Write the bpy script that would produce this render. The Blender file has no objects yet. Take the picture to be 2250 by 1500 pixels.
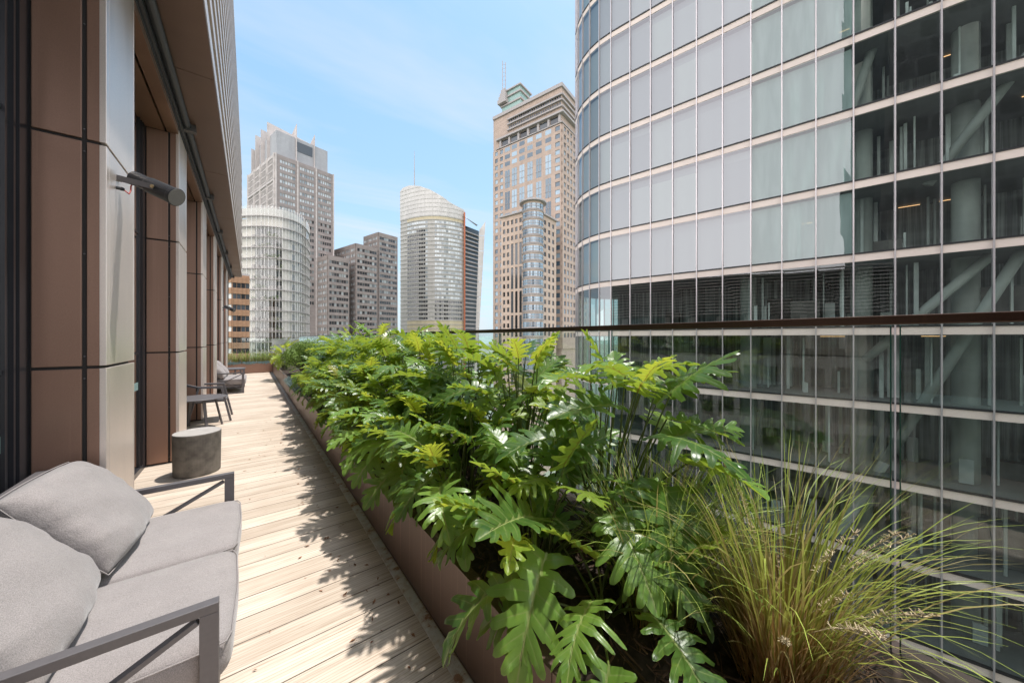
import bpy, math, random
from mathutils import Vector, Matrix
R = math.radians
random.seed(11)
scene = bpy.context.scene
COL = scene.collection
CAMZ = 1.6
YAW = math.atan(575/746)
FW = (math.sin(YAW), math.cos(YAW)); RT = (math.cos(YAW), -math.sin(YAW))

def W(r, f):                       # (sideways, ahead) metres from the viewpoint -> world xy
    return Vector((FW[0]*f + RT[0]*r, FW[1]*f + RT[1]*r))
def D(r, f):
    return W(r, f).normalized()

# ------------------------------------------------------------------ objects
def tag(o, label=None, cat=None, group=None, kind=None):
    if label: o['label'] = label
    if cat: o['category'] = cat
    if group: o['group'] = group
    if kind: o['kind'] = kind
    return o
def empty(name, loc, label, cat, group=None, rz=0):
    o = bpy.data.objects.new(name, None); COL.objects.link(o)
    o.location = loc; o.rotation_euler = (0, 0, rz); o.empty_display_size = .2
    return tag(o, label, cat, group)
def dup(root, dloc, label):
    m = {}
    def rec(o, par):
        c = o.copy(); COL.objects.link(c)
        if par is not None: c.parent = par
        for ch in list(o.children): rec(ch, c)
        return c
    c = rec(root, None)
    c.location = Vector(root.location) + Vector(dloc)
    c['label'] = label
    return c

class MB:
    def __init__(s): s.v = []; s.f = []; s.a = []; s.pv = None; s.r = []
    def face(s, pts, a=None):
        n = len(s.v); s.v += [tuple(p) for p in pts]; s.f.append(tuple(range(n, n+len(pts))))
        s.a.append(random.random() if a is None else a)
    def raw(s, verts, faces, a=None):
        n = len(s.v); s.v += [tuple(p) for p in verts]; s.r.append((n, len(verts), faces))
        for f in faces:
            s.f.append(tuple(i+n for i in f)); s.a.append(random.random() if a is None else a)
    def box(s, x0, x1, y0, y1, z0, z1, a=None):
        vs = [(x0,y0,z0),(x1,y0,z0),(x1,y1,z0),(x0,y1,z0),(x0,y0,z1),(x1,y0,z1),(x1,y1,z1),(x0,y1,z1)]
        s.raw(vs, BOXF, random.random() if a is None else a)
    def obox(s, P, e, n, s0, s1, d0, d1, z0, z1, a=None):
        def q(u, d, z): return (P[0]+e[0]*u+n[0]*d, P[1]+e[1]*u+n[1]*d, z)
        vs = [q(s0,d0,z0),q(s1,d0,z0),q(s1,d1,z0),q(s0,d1,z0),q(s0,d0,z1),q(s1,d0,z1),q(s1,d1,z1),q(s0,d1,z1)]
        s.raw(vs, BOXF, random.random() if a is None else a)
    def prism(s, pts, z0, z1, a=None):          # closed polygon extruded upwards
        n = len(pts); b = [(p[0],p[1],z0) for p in pts]; t = [(p[0],p[1],z1) for p in pts]
        fs = [(i,(i+1)%n,n+(i+1)%n,n+i) for i in range(n)] + [tuple(range(n,2*n)), tuple(range(n-1,-1,-1))]
        s.raw(b+t, fs, a)
    def tube(s, pts, rad, seg=6, cap=True, a=None):
        pts = [Vector(p) for p in pts]; n = len(pts)
        rr = rad if isinstance(rad, (list, tuple)) else [rad]*n
        vs = []; fs = []
        for i, p in enumerate(pts):
            d = (pts[min(i+1,n-1)]-pts[max(i-1,0)])
            if d.length < 1e-9: d = Vector((0,0,1))
            d.normalize()
            up = Vector((0,0,1)) if abs(d.z) < .95 else Vector((1,0,0))
            x = d.cross(up).normalized(); y = x.cross(d).normalized()
            for k in range(seg):
                t = 2*math.pi*k/seg
                vs.append(p + x*(rr[i]*math.cos(t)) + y*(rr[i]*math.sin(t)))
        for i in range(n-1):
            for k in range(seg):
                fs.append((i*seg+k, i*seg+(k+1)%seg, (i+1)*seg+(k+1)%seg, (i+1)*seg+k))
        if cap:
            fs.append(tuple(range(seg-1,-1,-1))); fs.append(tuple((n-1)*seg+k for k in range(seg)))
        s.raw(vs, fs, a)
    def bar(s, p, q, w, h, side=None, a=None):   # rectangular bar p->q, w along side axis, h along the other
        p = Vector(p); q = Vector(q); d = (q-p).normalized()
        x = Vector(side).normalized() if side is not None else d.cross(Vector((0,0,1))).normalized()
        x = (x - d*x.dot(d)).normalized(); y = x.cross(d)
        vs = []
        for b in (p, q):
            for sx, sy in ((-1,-1),(1,-1),(1,1),(-1,1)):
                vs.append(b + x*(sx*w/2) + y*(sy*h/2))
        s.raw(vs, [(0,1,2,3),(7,6,5,4),(0,4,5,1),(1,5,6,2),(2,6,7,3),(3,7,4,0)], a)
    def build(s, name, mat, parent=None, smooth=False, bevel=0, segs=2, kind=None, label=None, sub=0, weld=False):
        if weld:
            key = {}; mp_ = []; nv = []
            for p in s.v:
                k = tuple(round(c, 4) for c in p)
                if k not in key: key[k] = len(nv); nv.append(p)
                mp_.append(key[k])
            s.v = nv; s.f = [tuple(mp_[i] for i in f) for f in s.f]
        me = bpy.data.meshes.new(name); me.from_pydata(s.v, [], s.f); me.update()
        at = me.attributes.new('rnd', 'FLOAT', 'FACE'); at.data.foreach_set('value', s.a)
        if s.pv is not None:
            pa = me.attributes.new('vein', 'FLOAT', 'POINT'); pa.data.foreach_set('value', s.pv)
        if smooth: me.polygons.foreach_set('use_smooth', [True]*len(me.polygons))
        me.materials.append(mat)
        o = bpy.data.objects.new(name, me); COL.objects.link(o)
        if parent is not None: o.parent = parent
        if bevel:
            m = o.modifiers.new('bevel', 'BEVEL'); m.width = bevel; m.segments = segs; m.limit_method = 'ANGLE'; m.angle_limit = R(40)
        if sub:
            m = o.modifiers.new('sub', 'SUBSURF'); m.levels = sub; m.render_levels = sub
        if kind: o['kind'] = kind
        if label: o['label'] = label
        return o
def build_each(mb, name, mat, parent, cap=100, **kw):      # every piece of the list an object of its own
    O_ = Vector(parent.location); P = []
    for n, k, fs in mb.r:
        vs = mb.v[n:n+k]; c = sum((Vector(v) for v in vs), Vector())/k
        size = max((Vector(v)-c).length for v in vs)/max(1.0, (c+O_).length); P.append((-size, n, vs, fs))
    P.sort(key=lambda t: (t[0], t[1]))
    for _, n, vs, fs in P[:cap]:
        m = MB(); m.raw(vs, fs); m.build(name, mat, parent, **kw)
    if len(P) > cap:
        m = MB()
        for _, n, vs, fs in P[cap:]: m.raw(vs, fs)
        m.build(name, mat, parent, kind='stuff', **kw)
BOXF = [(0,3,2,1),(4,5,6,7),(0,1,5,4),(1,2,6,5),(2,3,7,6),(3,0,4,7)]

# ------------------------------------------------------------------ materials
class NT:
    def __init__(s, name):
        s.m = bpy.data.materials.new(name); s.m.use_nodes = True
        s.t = s.m.node_tree; s.N = s.t.nodes; s.L = s.t.links
        s.b = s.N['Principled BSDF']; s.out = s.N['Material Output']
    def n(s, typ, **kw):
        nd = s.N.new(typ)
        for k, v in kw.items():
            if k in nd.inputs.keys() if isinstance(k, str) else False: s.set(nd.inputs[k], v)
            else: setattr(nd, k, v)
        return nd
    def set(s, inp, v):
        if isinstance(v, bpy.types.NodeSocket): s.L.new(v, inp)
        elif isinstance(v, (tuple, list)) and len(v) == 3 and inp.type == 'RGBA': inp.default_value = (*v, 1)
        else: inp.default_value = v
    def p(s, **kw):
        for k, v in kw.items(): s.set(s.b.inputs[k.replace('_', ' ')], v)
        return s
    def math(s, op, a, b=0.0, c=None, clamp=False):
        nd = s.N.new('ShaderNodeMath'); nd.operation = op; nd.use_clamp = clamp
        s.set(nd.inputs[0], a); s.set(nd.inputs[1], b)
        if c is not None: s.set(nd.inputs[2], c)
        return nd.outputs[0]
    def mix(s, f, a, b, mode='MIX'):
        nd = s.N.new('ShaderNodeMix'); nd.data_type = 'RGBA'; nd.blend_type = mode
        s.set(nd.inputs[0], f); s.set(nd.inputs[6], a); s.set(nd.inputs[7], b)
        return nd.outputs[2]
    def ramp(s, f, stops):
        nd = s.N.new('ShaderNodeValToRGB'); e = nd.color_ramp.elements
        while len(e) < len(stops): e.new(.5)
        for el, (pos, c) in zip(e, stops):
            el.position = pos; el.color = (*c, 1) if isinstance(c, (tuple, list)) else (c, c, c, 1)
        s.set(nd.inputs[0], f); return nd.outputs[0]
    def coord(s, scale=(1,1,1), kind='Object'):
        tc = s.N.new('ShaderNodeTexCoord'); mp = s.N.new('ShaderNodeMapping')
        s.L.new(tc.outputs[kind], mp.inputs[0]); mp.inputs['Scale'].default_value = scale
        return mp.outputs[0]
    def noise(s, vec, scale=5, detail=4, rough=.55, dist=0):
        nd = s.N.new('ShaderNodeTexNoise'); s.L.new(vec, nd.inputs['Vector'])
        nd.inputs['Scale'].default_value = scale; nd.inputs['Detail'].default_value = detail
        nd.inputs['Roughness'].default_value = rough; nd.inputs['Distortion'].default_value = dist
        return nd.outputs['Fac']
    def attr(s, name):
        nd = s.N.new('ShaderNodeAttribute'); nd.attribute_name = name; return nd.outputs['Fac']
    def bump(s, h, strength=.2, dist=.01):
        nd = s.N.new('ShaderNodeBump'); nd.inputs['Strength'].default_value = strength
        nd.inputs['Distance'].default_value = dist; s.L.new(h, nd.inputs['Height'])
        s.L.new(nd.outputs[0], s.b.inputs['Normal']); return nd.outputs[0]
    def xyz(s, vec):
        nd = s.N.new('ShaderNodeSeparateXYZ'); s.L.new(vec, nd.inputs[0]); return nd.outputs

def m_plain(name, col, rough=.6, metal=0, var=.12, scale=3, bump=0, spec=.5, stretch=(1,1,1)):
    t = NT(name); c = t.coord(stretch); n = t.noise(c, scale, 5)
    a = tuple(x*(1-var) for x in col); b = tuple(min(1, x*(1+var)) for x in col)
    t.p(Base_Color=t.ramp(n, [(.3, a), (.7, b)]), Roughness=rough, Metallic=metal)
    t.b.inputs['Specular IOR Level'].default_value = spec
    if bump: t.bump(t.noise(c, scale*30, 3), bump, .002)
    return t.m

def m_bronze(name, col, rough=.38, metal=.55, streak=.25):
    t = NT(name); c = t.coord()
    big = t.noise(t.coord((1,1,.25)), 1.6, 3)
    fine = t.noise(c, 420, 2)
    st = t.noise(t.coord((42,42,.30)), 1, 3, .6)
    base = t.ramp(big, [(.25, tuple(x*.8 for x in col)), (.75, tuple(x*1.2 for x in col))])
    base = t.mix(t.math('MULTIPLY', t.ramp(st, [(.585, 0), (.67, 1)]), streak), base, tuple(min(1, x*2.2+.03) for x in col))
    base = t.mix(.28, base, t.ramp(fine, [(.35, tuple(x*.6 for x in col)), (.65, tuple(x*1.4 for x in col))]))
    t.p(Base_Color=base, Roughness=t.ramp(big, [(.2, rough-.06), (.8, rough+.1)]), Metallic=metal)
    t.bump(fine, .06, .001)
    return t.m

def m_fabric(name, col):
    t = NT(name); c = t.coord()
    n1 = t.noise(c, 330, 3, .75); n2 = t.noise(c, 7, 4)
    wv = t.noise(t.coord((1, 3, 1)), 130, 2)
    b = t.ramp(n1, [(.34, tuple(x*.55 for x in col)), (.66, tuple(min(1, x*1.45) for x in col))])
    b = t.mix(.35, b, t.ramp(n2, [(.3, tuple(x*.85 for x in col)), (.7, tuple(x*1.12 for x in col))]))
    t.p(Base_Color=b, Roughness=.95)
    t.b.inputs['Specular IOR Level'].default_value = .15
    t.b.inputs['Sheen Weight'].default_value = .3
    h = t.math('ADD', t.math('MULTIPLY', t.noise(c, 9, 4, .5), 1.0), t.math('MULTIPLY', wv, .12))
    t.bump(h, .5, .02)
    return t.m

def m_wood():
    t = NT('weathered_boards'); c = t.coord(); x, y, z = t.xyz(c)
    bw = .19
    q = t.math('DIVIDE', y, bw); idx = t.math('FLOOR', q); fr = t.math('FRACT', q)
    wn = t.N.new('ShaderNodeTexWhiteNoise'); wn.noise_dimensions = '1D'; t.L.new(idx, wn.inputs['W'])
    rnd = wn.outputs['Value']
    cmb = t.N.new('ShaderNodeCombineXYZ')
    t.L.new(t.math('ADD', x, t.math('MULTIPLY', rnd, 37.0)), cmb.inputs[0]); t.L.new(y, cmb.inputs[1]); t.L.new(rnd, cmb.inputs[2])
    def mp(sc):
        m = t.N.new('ShaderNodeMapping'); t.L.new(cmb.outputs[0], m.inputs[0]); m.inputs['Scale'].default_value = sc; return m.outputs[0]
    fine = t.noise(mp((3.2, 120, 1)), 1, 5, .65)
    mid = t.noise(mp((1.1, 22, 1)), 1, 4, .6, .6)
    rings = t.N.new('ShaderNodeTexWave'); rings.wave_type = 'BANDS'; rings.bands_direction = 'Y'; rings.wave_profile = 'SIN'
    t.L.new(mp((.55, 7.5, 1)), rings.inputs['Vector']); rings.inputs['Scale'].default_value = 2.2
    rings.inputs['Distortion'].default_value = 9; rings.inputs['Detail'].default_value = 2; rings.inputs['Detail Scale'].default_value = .6
    spots = t.noise(mp((3, 9, 1)), 3, 3, .6)
    blot = t.noise(c, 1.1, 3)
    base = t.ramp(mid, [(.25, (.49,.41,.335)), (.5, (.64,.55,.465)), (.75, (.75,.665,.58))])
    base = t.mix(t.math('MULTIPLY', t.ramp(rings.outputs[0], [(.0, 1), (.22, 0)]), .38), base, (.30,.18,.10))
    base = t.mix(t.math('MULTIPLY', t.ramp(fine, [(.30, 1), (.47, 0)]), .65), base, (.27,.165,.095))
    base = t.mix(t.math('MULTIPLY', t.ramp(spots, [(.68, 0), (.78, 1)]), .55), base, (.27,.13,.06))
    tint = t.ramp(rnd, [(0, (.85,.83,.80)), (1, (1.08,1.07,1.05))])
    base = t.mix(1.0, base, tint, 'MULTIPLY')
    base = t.mix(t.math('MULTIPLY', t.ramp(blot, [(.48, 0), (.68, 1)]), .38), base, (.36,.27,.2))
    edge = t.math('MINIMUM', fr, t.math('SUBTRACT', 1.0, fr))
    gap = t.ramp(edge, [(.010, 1), (.022, 0)])
    base = t.mix(t.math('MULTIPLY', gap, .88), base, (.035,.022,.014))
    t.p(Base_Color=base, Roughness=.72)
    t.b.inputs['Specular IOR Level'].default_value = .25
    h = t.math('SUBTRACT', t.math('MULTIPLY', fine, .35), t.math('MULTIPLY', gap, 2.0))
    t.bump(h, .4, .004)
    return t.m

def m_glass(name, tint=(.75,.9,.88), refl=.12, rough=0.0, wob=0.0, reflcol=(1,1,1), ior=1.45, wscale=.5, dust=False):
    t = NT(name)
    tr = t.N.new('ShaderNodeBsdfTransparent'); tr.inputs[0].default_value = (*tint, 1)
    gl = t.N.new('ShaderNodeBsdfGlossy'); gl.inputs['Color'].default_value = (*reflcol, 1); gl.inputs['Roughness'].default_value = rough
    lw = t.N.new('ShaderNodeFresnel'); geo = t.N.new('ShaderNodeNewGeometry')
    t.L.new(t.math('ADD', ior, t.math('MULTIPLY', geo.outputs['Backfacing'], 1/ior-ior)), lw.inputs['IOR'])
    fac = t.math('ADD', lw.outputs[0], refl, clamp=True)
    mx = t.N.new('ShaderNodeMixShader'); t.L.new(fac, mx.inputs[0]); t.L.new(tr.outputs[0], mx.inputs[1]); t.L.new(gl.outputs[0], mx.inputs[2])
    if wob:
        bp = t.N.new('ShaderNodeBump'); bp.inputs['Strength'].default_value = wob; bp.inputs['Distance'].default_value = .02
        t.L.new(t.noise(t.coord(), wscale, 1), bp.inputs['Height']); t.L.new(bp.outputs[0], gl.inputs['Normal'])
    if dust:
        sp_ = t.ramp(t.noise(t.coord(), 230, 2, .5), [(.66, 0), (.74, 1)]); bl_ = t.ramp(t.noise(t.coord((1,1,.35)), 3.5, 4), [(.35, .15), (.75, 1)])
        df_ = t.N.new('ShaderNodeBsdfDiffuse'); df_.inputs[0].default_value = (.75,.74,.7,1); md = t.N.new('ShaderNodeMixShader')
        t.L.new(t.math('MULTIPLY', t.math('ADD', .014, t.math('MULTIPLY', sp_, .16)), bl_), md.inputs[0]); t.L.new(mx.outputs[0], md.inputs[1]); t.L.new(df_.outputs[0], md.inputs[2]); mx = md
    t.L.new(mx.outputs[0], t.out.inputs[0]); t.N.remove(t.b)
    return t.m

def m_window(name, dark, light, thr=.5, rough=.08):      # far-off window glass, tone varies per window
    t = NT(name); r = t.attr('rnd')
    t.p(Base_Color=t.ramp(r, [(max(0,thr-.3), dark), (min(1,thr+.3), light)]), Roughness=rough, Metallic=0)
    t.b.inputs['Specular IOR Level'].default_value = .9
    return t.m

def m_stone(name, col, blk=(1.2,.6), mortar=.8, var=.15, msize=.03):
    t = NT(name); c = t.coord()
    x, y, z = t.xyz(c)
    cmb = t.N.new('ShaderNodeCombineXYZ'); t.L.new(t.math('ADD', x, y), cmb.inputs[0]); t.L.new(z, cmb.inputs[1])
    bk = t.N.new('ShaderNodeTexBrick'); t.L.new(cmb.outputs[0], bk.inputs['Vector'])
    bk.inputs['Color1'].default_value = (*[k*(1-var) for k in col],1); bk.inputs['Color2'].default_value = (*[min(1,k*(1+var)) for k in col],1)
    bk.inputs['Mortar'].default_value = (*[k*mortar for k in col],1); bk.inputs['Scale'].default_value = 1
    bk.inputs['Brick Width'].default_value = blk[0]; bk.inputs['Row Height'].default_value = blk[1]; bk.inputs['Mortar Size'].default_value = msize
    st = t.noise(t.coord((.4,.4,.05)), 1, 4)
    t.p(Base_Color=t.mix(.3, bk.outputs[0], t.ramp(st, [(.3, tuple(k*.7 for k in col)), (.7, tuple(min(1,k*1.2) for k in col))])), Roughness=.8)
    return t.m

def m_leaf(name, top, top2, back, vein, gloss=.32, trans=.35):
    t = NT(name); c = t.coord(); r = t.attr('rnd'); v = t.attr('vein')
    n = t.noise(c, 9, 3)
    col = t.ramp(r, [(0, top), (.7, top2), (.93, tuple(min(1, k*1.5) for k in top2)), (.97, (.36,.33,.05))])
    big = t.noise(c, 26, 4, .65)
    col = t.mix(t.math('MULTIPLY', t.ramp(big, [(.55, 0), (.75, 1)]), .35), col, back)
    col = t.mix(t.math('MULTIPLY', n, .5), col, tuple(k*.6 for k in top))
    veinf = t.ramp(v, [(.86, 0), (1.0, 1)])
    edgef = t.ramp(v, [(0.0, 1), (.06, 0)])
    front = t.mix(t.math('MULTIPLY', veinf, .75), col, vein)
    front = t.mix(t.math('MULTIPLY', edgef, .35), front, tuple(min(1,k*1.4) for k in back))
    bk = t.mix(t.math('MULTIPLY', veinf, .8), t.mix(t.math('MULTIPLY', r, .4), back, top2), (.22,.05,.02))
    geo = t.N.new('ShaderNodeNewGeometry')
    colr = t.mix(geo.outputs['Backfacing'], front, bk)
    t.p(Base_Color=colr, Roughness=t.math('ADD', gloss, t.math('MULTIPLY', geo.outputs['Backfacing'], .25)))
    t.b.inputs['Specular IOR Level'].default_value = .55
    tl = t.N.new('ShaderNodeBsdfTranslucent'); t.L.new(t.mix(t.math('MULTIPLY', veinf, .5), back, (.3,.12,.03)), tl.inputs[0])
    mx = t.N.new('ShaderNodeMixShader'); mx.inputs[0].default_value = trans
    t.L.new(t.b.outputs[0], mx.inputs[1]); t.L.new(tl.outputs[0], mx.inputs[2]); t.L.new(mx.outputs[0], t.out.inputs[0])
    vb = t.math('ADD', t.math('MULTIPLY', v, -1.2), t.math('MULTIPLY', t.noise(c, 30, 3), .8)); t.bump(vb, .35, .006)
    return t.m

def m_blade(name, c0, c1, c2, trans=.3):                # 'vein' runs 0 at the root to 1 at the tip
    t = NT(name); v = t.attr('vein'); r = t.attr('rnd')
    col = t.ramp(v, [(0, c0), (.35, c1), (1, c2)])
    col = t.mix(t.math('MULTIPLY', t.ramp(r, [(.78, 0), (.82, 1)]), .75), col, (.42,.30,.14))
    t.p(Base_Color=col, Roughness=.45)
    tl = t.N.new('ShaderNodeBsdfTranslucent'); t.L.new(col, tl.inputs[0])
    mx = t.N.new('ShaderNodeMixShader'); mx.inputs[0].default_value = trans
    t.L.new(t.b.outputs[0], mx.inputs[1]); t.L.new(tl.outputs[0], mx.inputs[2]); t.L.new(mx.outputs[0], t.out.inputs[0])
    return t.m

M = {}
M['wood'] = m_wood()
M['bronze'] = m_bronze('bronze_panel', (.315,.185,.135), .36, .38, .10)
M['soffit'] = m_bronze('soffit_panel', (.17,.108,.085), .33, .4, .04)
M['bronze_dark'] = m_bronze('dark_bronze', (.07,.05,.043), .4, .4, .05)
M['planter'] = m_bronze('planter_metal', (.135,.088,.068), .42, .35, .7)
M['champagne'] = m_bronze('champagne_metal', (.84,.735,.67), .32, .55, .0)
M['joint'] = m_plain('dark_joint', (.018,.014,.013), .7)  # near-black pier core showing in the panel joints
M['frame_dark'] = m_plain('dark_frame', (.04,.04,.046), .35, .3)
M['beam_grey'] = m_plain('beam_grey', (.075,.078,.092), .45, .3, .1)
M['slat'] = m_plain('slat_bronze', (.62,.53,.48), .35, .3, .06)
M['furn'] = m_plain('furniture_grey', (.135,.125,.130), .5, .25, .06, 40)
M['fabric'] = m_fabric('heather_grey_fabric', (.30,.27,.262))
M['concrete_dark'] = m_plain('raw_concrete_shaded', (.14,.125,.108), .75, 0, .4, 9, .25)  # mottled; shade on the stool's side put into the dark colour
M['concrete_top'] = m_plain('raw_concrete_lit', (.40,.37,.345), .7, 0, .1, 9, .1)  # stool top, light falling on it put into the paler colour
M['speaker'] = m_plain('speaker_grey', (.022,.023,.028), .42, .1, .15, 20)
M['mesh'] = m_plain('speaker_mesh', (.22,.20,.19), .7, .2, .2, 300)
M['brass'] = m_plain('brass', (.5,.38,.22), .3, .9)
M['red'] = m_plain('red_wire', (.55,.07,.05), .5)
M['rail'] = m_bronze('rail_bronze', (.085,.045,.033), .33, .4, .12)
M['bal_glass'] = m_glass('balustrade_glass', (.92,.955,.945), .012, 0, 0, (1,1,1), 1.42, dust=True)
M['glass_edge'] = m_plain('glass_edge', (.05,.16,.14), .15)
M['win'] = m_glass('facade_glass', (.40,.38,.36), .22, .03, .0)
M['sticker'] = m_plain('frosted_band', (.28,.42,.42), .5)
M['white_wall'] = m_plain('room_wall', (.42,.36,.31), .8, 0, .25, 2)
M['soil'] = m_plain('mulch_soil', (.042,.028,.02), .95, 0, .6, 25, .8)
M['mulch'] = m_plain('bark_mulch', (.10,.055,.032), .9, 0, .6, 14)
M['trim'] = None
t = NT('rusted_white_strip'); c = t.coord()
n = t.noise(c, 9, 5, .7); n2 = t.noise(c, 40, 4)
t.p(Base_Color=t.mix(.15, t.ramp(n, [(.46, (.78,.76,.73)), (.56, (.66,.58,.5)), (.62, (.40,.20,.10)), (.74, (.22,.12,.07))]), t.ramp(n2, [(.3,(.2,.15,.12)),(.7,(.6,.58,.55))])), Roughness=.65)
t.bump(n, .3, .003); M['trim'] = t.m
M['leaf'] = m_leaf('philodendron_leaf', (.05,.135,.028), (.17,.31,.05), (.36,.48,.05), (.40,.48,.17), .33, .40)
M['leaf_y'] = m_leaf('young_philodendron_leaf', (.15,.27,.03), (.27,.40,.045), (.54,.60,.06), (.5,.56,.18), .40, .46)
M['petiole'] = m_plain('petiole', (.10,.13,.03), .4, 0, .6, 6)
M['grass_green'] = m_blade('green_grass_blade', (.30,.20,.07), (.20,.28,.05), (.36,.47,.09))
M['grass'] = m_blade('grass_blade', (.44,.21,.08), (.34,.31,.075), (.42,.54,.10))
M['grass_dry'] = m_blade('dry_grass', (.46,.22,.085), (.56,.33,.14), (.64,.46,.23), .2)
M['seed'] = m_plain('seed_head', (.52,.42,.27), .8, 0, .3, 60)
M['shrub'] = m_leaf('shrub_leaf', (.04,.11,.02), (.09,.19,.03), (.2,.3,.05), (.1,.2,.04), .4, .3)
M['senecio'] = m_plain('blue_succulent', (.22,.31,.31), .5, 0, .25, 20)
M['bark'] = m_plain('bark', (.09,.06,.04), .9)
# tower
M['tw_glass'] = m_glass('tower_glass', (.62,.71,.68), .115, .0, .12, (.95,.95,1.0), 1.5, .35)
M['tw_clear'] = m_glass('tower_clear_glass', (.82,.89,.865), .055, .0, .22, (.95,.97,1.0), 1.5, .4)
M['tw_spandrel'] = m_plain('beige_spandrel', (.82,.69,.61), .5, 0, .04, 1)
M['tw_mullion'] = m_plain('silver_mullion', (.60,.55,.55), .35, .5, .05)
M['tw_dark'] = m_plain('dark_gasket', (.02,.02,.022), .5)
M['tw_slab'] = m_plain('slab_ceiling', (.18,.185,.18), .8, 0, .2, .4)
M['tw_frame'] = m_plain('pale_frame', (.50,.53,.51), .5, 0, .5, .3)
M['tw_furn'] = m_plain('office_furniture', (.14,.13,.12), .8, 0, .5, .6)
t = NT('tower_core'); c = t.coord((1,1,.02)); n = t.noise(c, 5, 3, .7); n2 = t.noise(t.coord((.15,.15,1.2)), 1, 2)
t.p(Base_Color=t.mix(.5, t.ramp(n, [(.40, (.07,.073,.072)), (.52, (.30,.315,.31)), (.64, (.80,.83,.81))]), t.ramp(n2, [(.4,(.08,.08,.08)),(.7,(.36,.37,.36))])), Roughness=.7)
M['tw_core'] = t.m
M['tw_column'] = m_plain('column_paint', (.34,.36,.335), .6, 0, .3, .35)
t = NT('pale_blind'); t.p(Base_Color=t.ramp(t.attr('rnd'), [(0, (.40,.37,.41)), (.85, (.52,.49,.52)), (1, (.60,.58,.58))]), Roughness=.8); M['tw_blind'] = t.m
M['tw_blindt'] = m_plain('teal_blind', (.22,.33,.32), .8, 0, .1, .5)
t = NT('lit_strip'); t.p(Base_Color=(.8,.5,.25), Emission_Color=(1,.55,.25), Emission_Strength=1.6); M['lit'] = t.m
# city
M['granite'] = m_stone('brown_granite', (.27,.235,.222), (2.2,1.0))
M['granite2'] = m_stone('brown_granite_low', (.25,.215,.198), (2.2,1.0))
M['tallblk'] = m_stone('tall_block_cladding', (.17,.165,.16), (1.5,1.9), 1.5, .4, .14)
M['granite_lt'] = m_stone('pale_granite', (.48,.44,.42), (2.2,1.2))
M['grey_panel'] = m_stone('grey_panel', (.34,.345,.36), (2.0,1.6), .75, .06)
M['mesh_screen'] = m_stone('pale_screen', (.50,.455,.435), (2.0,2.4), .5, .1)
M['sandstone'] = m_stone('pink_sandstone', (.42,.325,.268), (2.0,.8), .82, .1)
M['sandstone2'] = m_stone('warm_sandstone', (.49,.38,.305), (2.0,.8), .82, .1)
M['cornice'] = m_plain('grey_cornice', (.36,.33,.32), .6)
M['white_frit'] = m_stone('white_fritted_glass', (.44,.43,.40), (1.35,3.7), .72, .08)
M['white_screen'] = m_stone('white_screen', (.54,.525,.50), (1.35,1.9), .6, .06)
M['yellow_blind'] = m_stone('straw_blinds', (.50,.44,.30), (1.35,3.7), .8, .1)
M['terracotta'] = m_plain('terracotta', (.42,.14,.07), .7)
M['terr_band'] = m_stone('tan_brick', (.33,.19,.11), (.9,.5), .8, .1)
M['cream'] = m_plain('cream_wall', (.60,.57,.52), .7, 0, .12, .3)
M['white'] = m_plain('white_paint', (.72,.71,.69), .6, 0, .05)
M['shade'] = m_plain('pale_sunshade', (.50,.49,.46), .6)
M['green_glass'] = m_plain('pale_green_glass', (.26,.38,.35), .15)
M['win_blue'] = m_window('blue_windows', (.07,.11,.15), (.30,.41,.50), .5)
M['win_mix'] = m_window('pale_windows', (.22,.26,.28), (.55,.60,.62), .4)
M['win_dark'] = m_window('dark_windows', (.015,.017,.02), (.06,.07,.08), .6)
M['win_half'] = m_window('half_lit_windows', (.035,.04,.045), (.40,.44,.44), .80)
M['city_ground'] = m_plain('street_ground', (.17,.20,.16), .9, 0, .4, .02)
M['hill'] = m_plain('hazy_hill', (.22,.29,.28), 1, 0, .2, .01)
M['roofgrey'] = m_plain('concrete_parapet', (.26,.245,.24), .85, 0, .35, .8)

# ------------------------------------------------------------------ camera, light, sky
cd = bpy.data.cameras.new('camera'); cam = bpy.data.objects.new('camera', cd); COL.objects.link(cam)
cam.location = (0, 0, CAMZ); cam.rotation_euler = (R(90), 0, -YAW)
cd.sensor_width = 36; cd.lens = 746/2250*36; cd.shift_y = -8/2250; cd.clip_start = .05; cd.clip_end = 20000
scene.camera = cam
SUN_AZ, SUN_EL = R(84), R(74)          # azimuth clockwise from +Y
sd = Vector((math.sin(SUN_AZ)*math.cos(SUN_EL), math.cos(SUN_AZ)*math.cos(SUN_EL), math.sin(SUN_EL)))
sl = bpy.data.lights.new('sun', 'SUN'); sl.energy = 5.0; sl.angle = R(1.6); sl.color = (1, .96, .90)
so = bpy.data.objects.new('sun', sl); COL.objects.link(so); so.rotation_euler = sd.to_track_quat('Z', 'Y').to_euler(); so.location = (20, 10, 60)
wd = bpy.data.worlds.new('World'); scene.world = wd; wd.use_nodes = True
nt = wd.node_tree; N = nt.nodes; L = nt.links; bg = N['Background']
sky = N.new('ShaderNodeTexSky'); sky.sky_type = 'NISHITA'; sky.sun_disc = False
sky.sun_elevation = SUN_EL; sky.sun_rotation = SUN_AZ; sky.altitude = 50; sky.air_density = 1.0; sky.dust_density = 1.2; sky.ozone_density = 1.2
tc = N.new('ShaderNodeTexCoord')
sep = N.new('ShaderNodeSeparateXYZ'); L.new(tc.outputs['Generated'], sep.inputs[0])
def wm(op, a, b=0.0, clamp=False):
    nd = N.new('ShaderNodeMath'); nd.operation = op; nd.use_clamp = clamp
    for i, v in enumerate((a, b)):
        if isinstance(v, bpy.types.NodeSocket): L.new(v, nd.inputs[i])
        else: nd.inputs[i].default_value = v
    return nd.outputs[0]
zz = wm('MAXIMUM', sep.outputs[2], .06)
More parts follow.
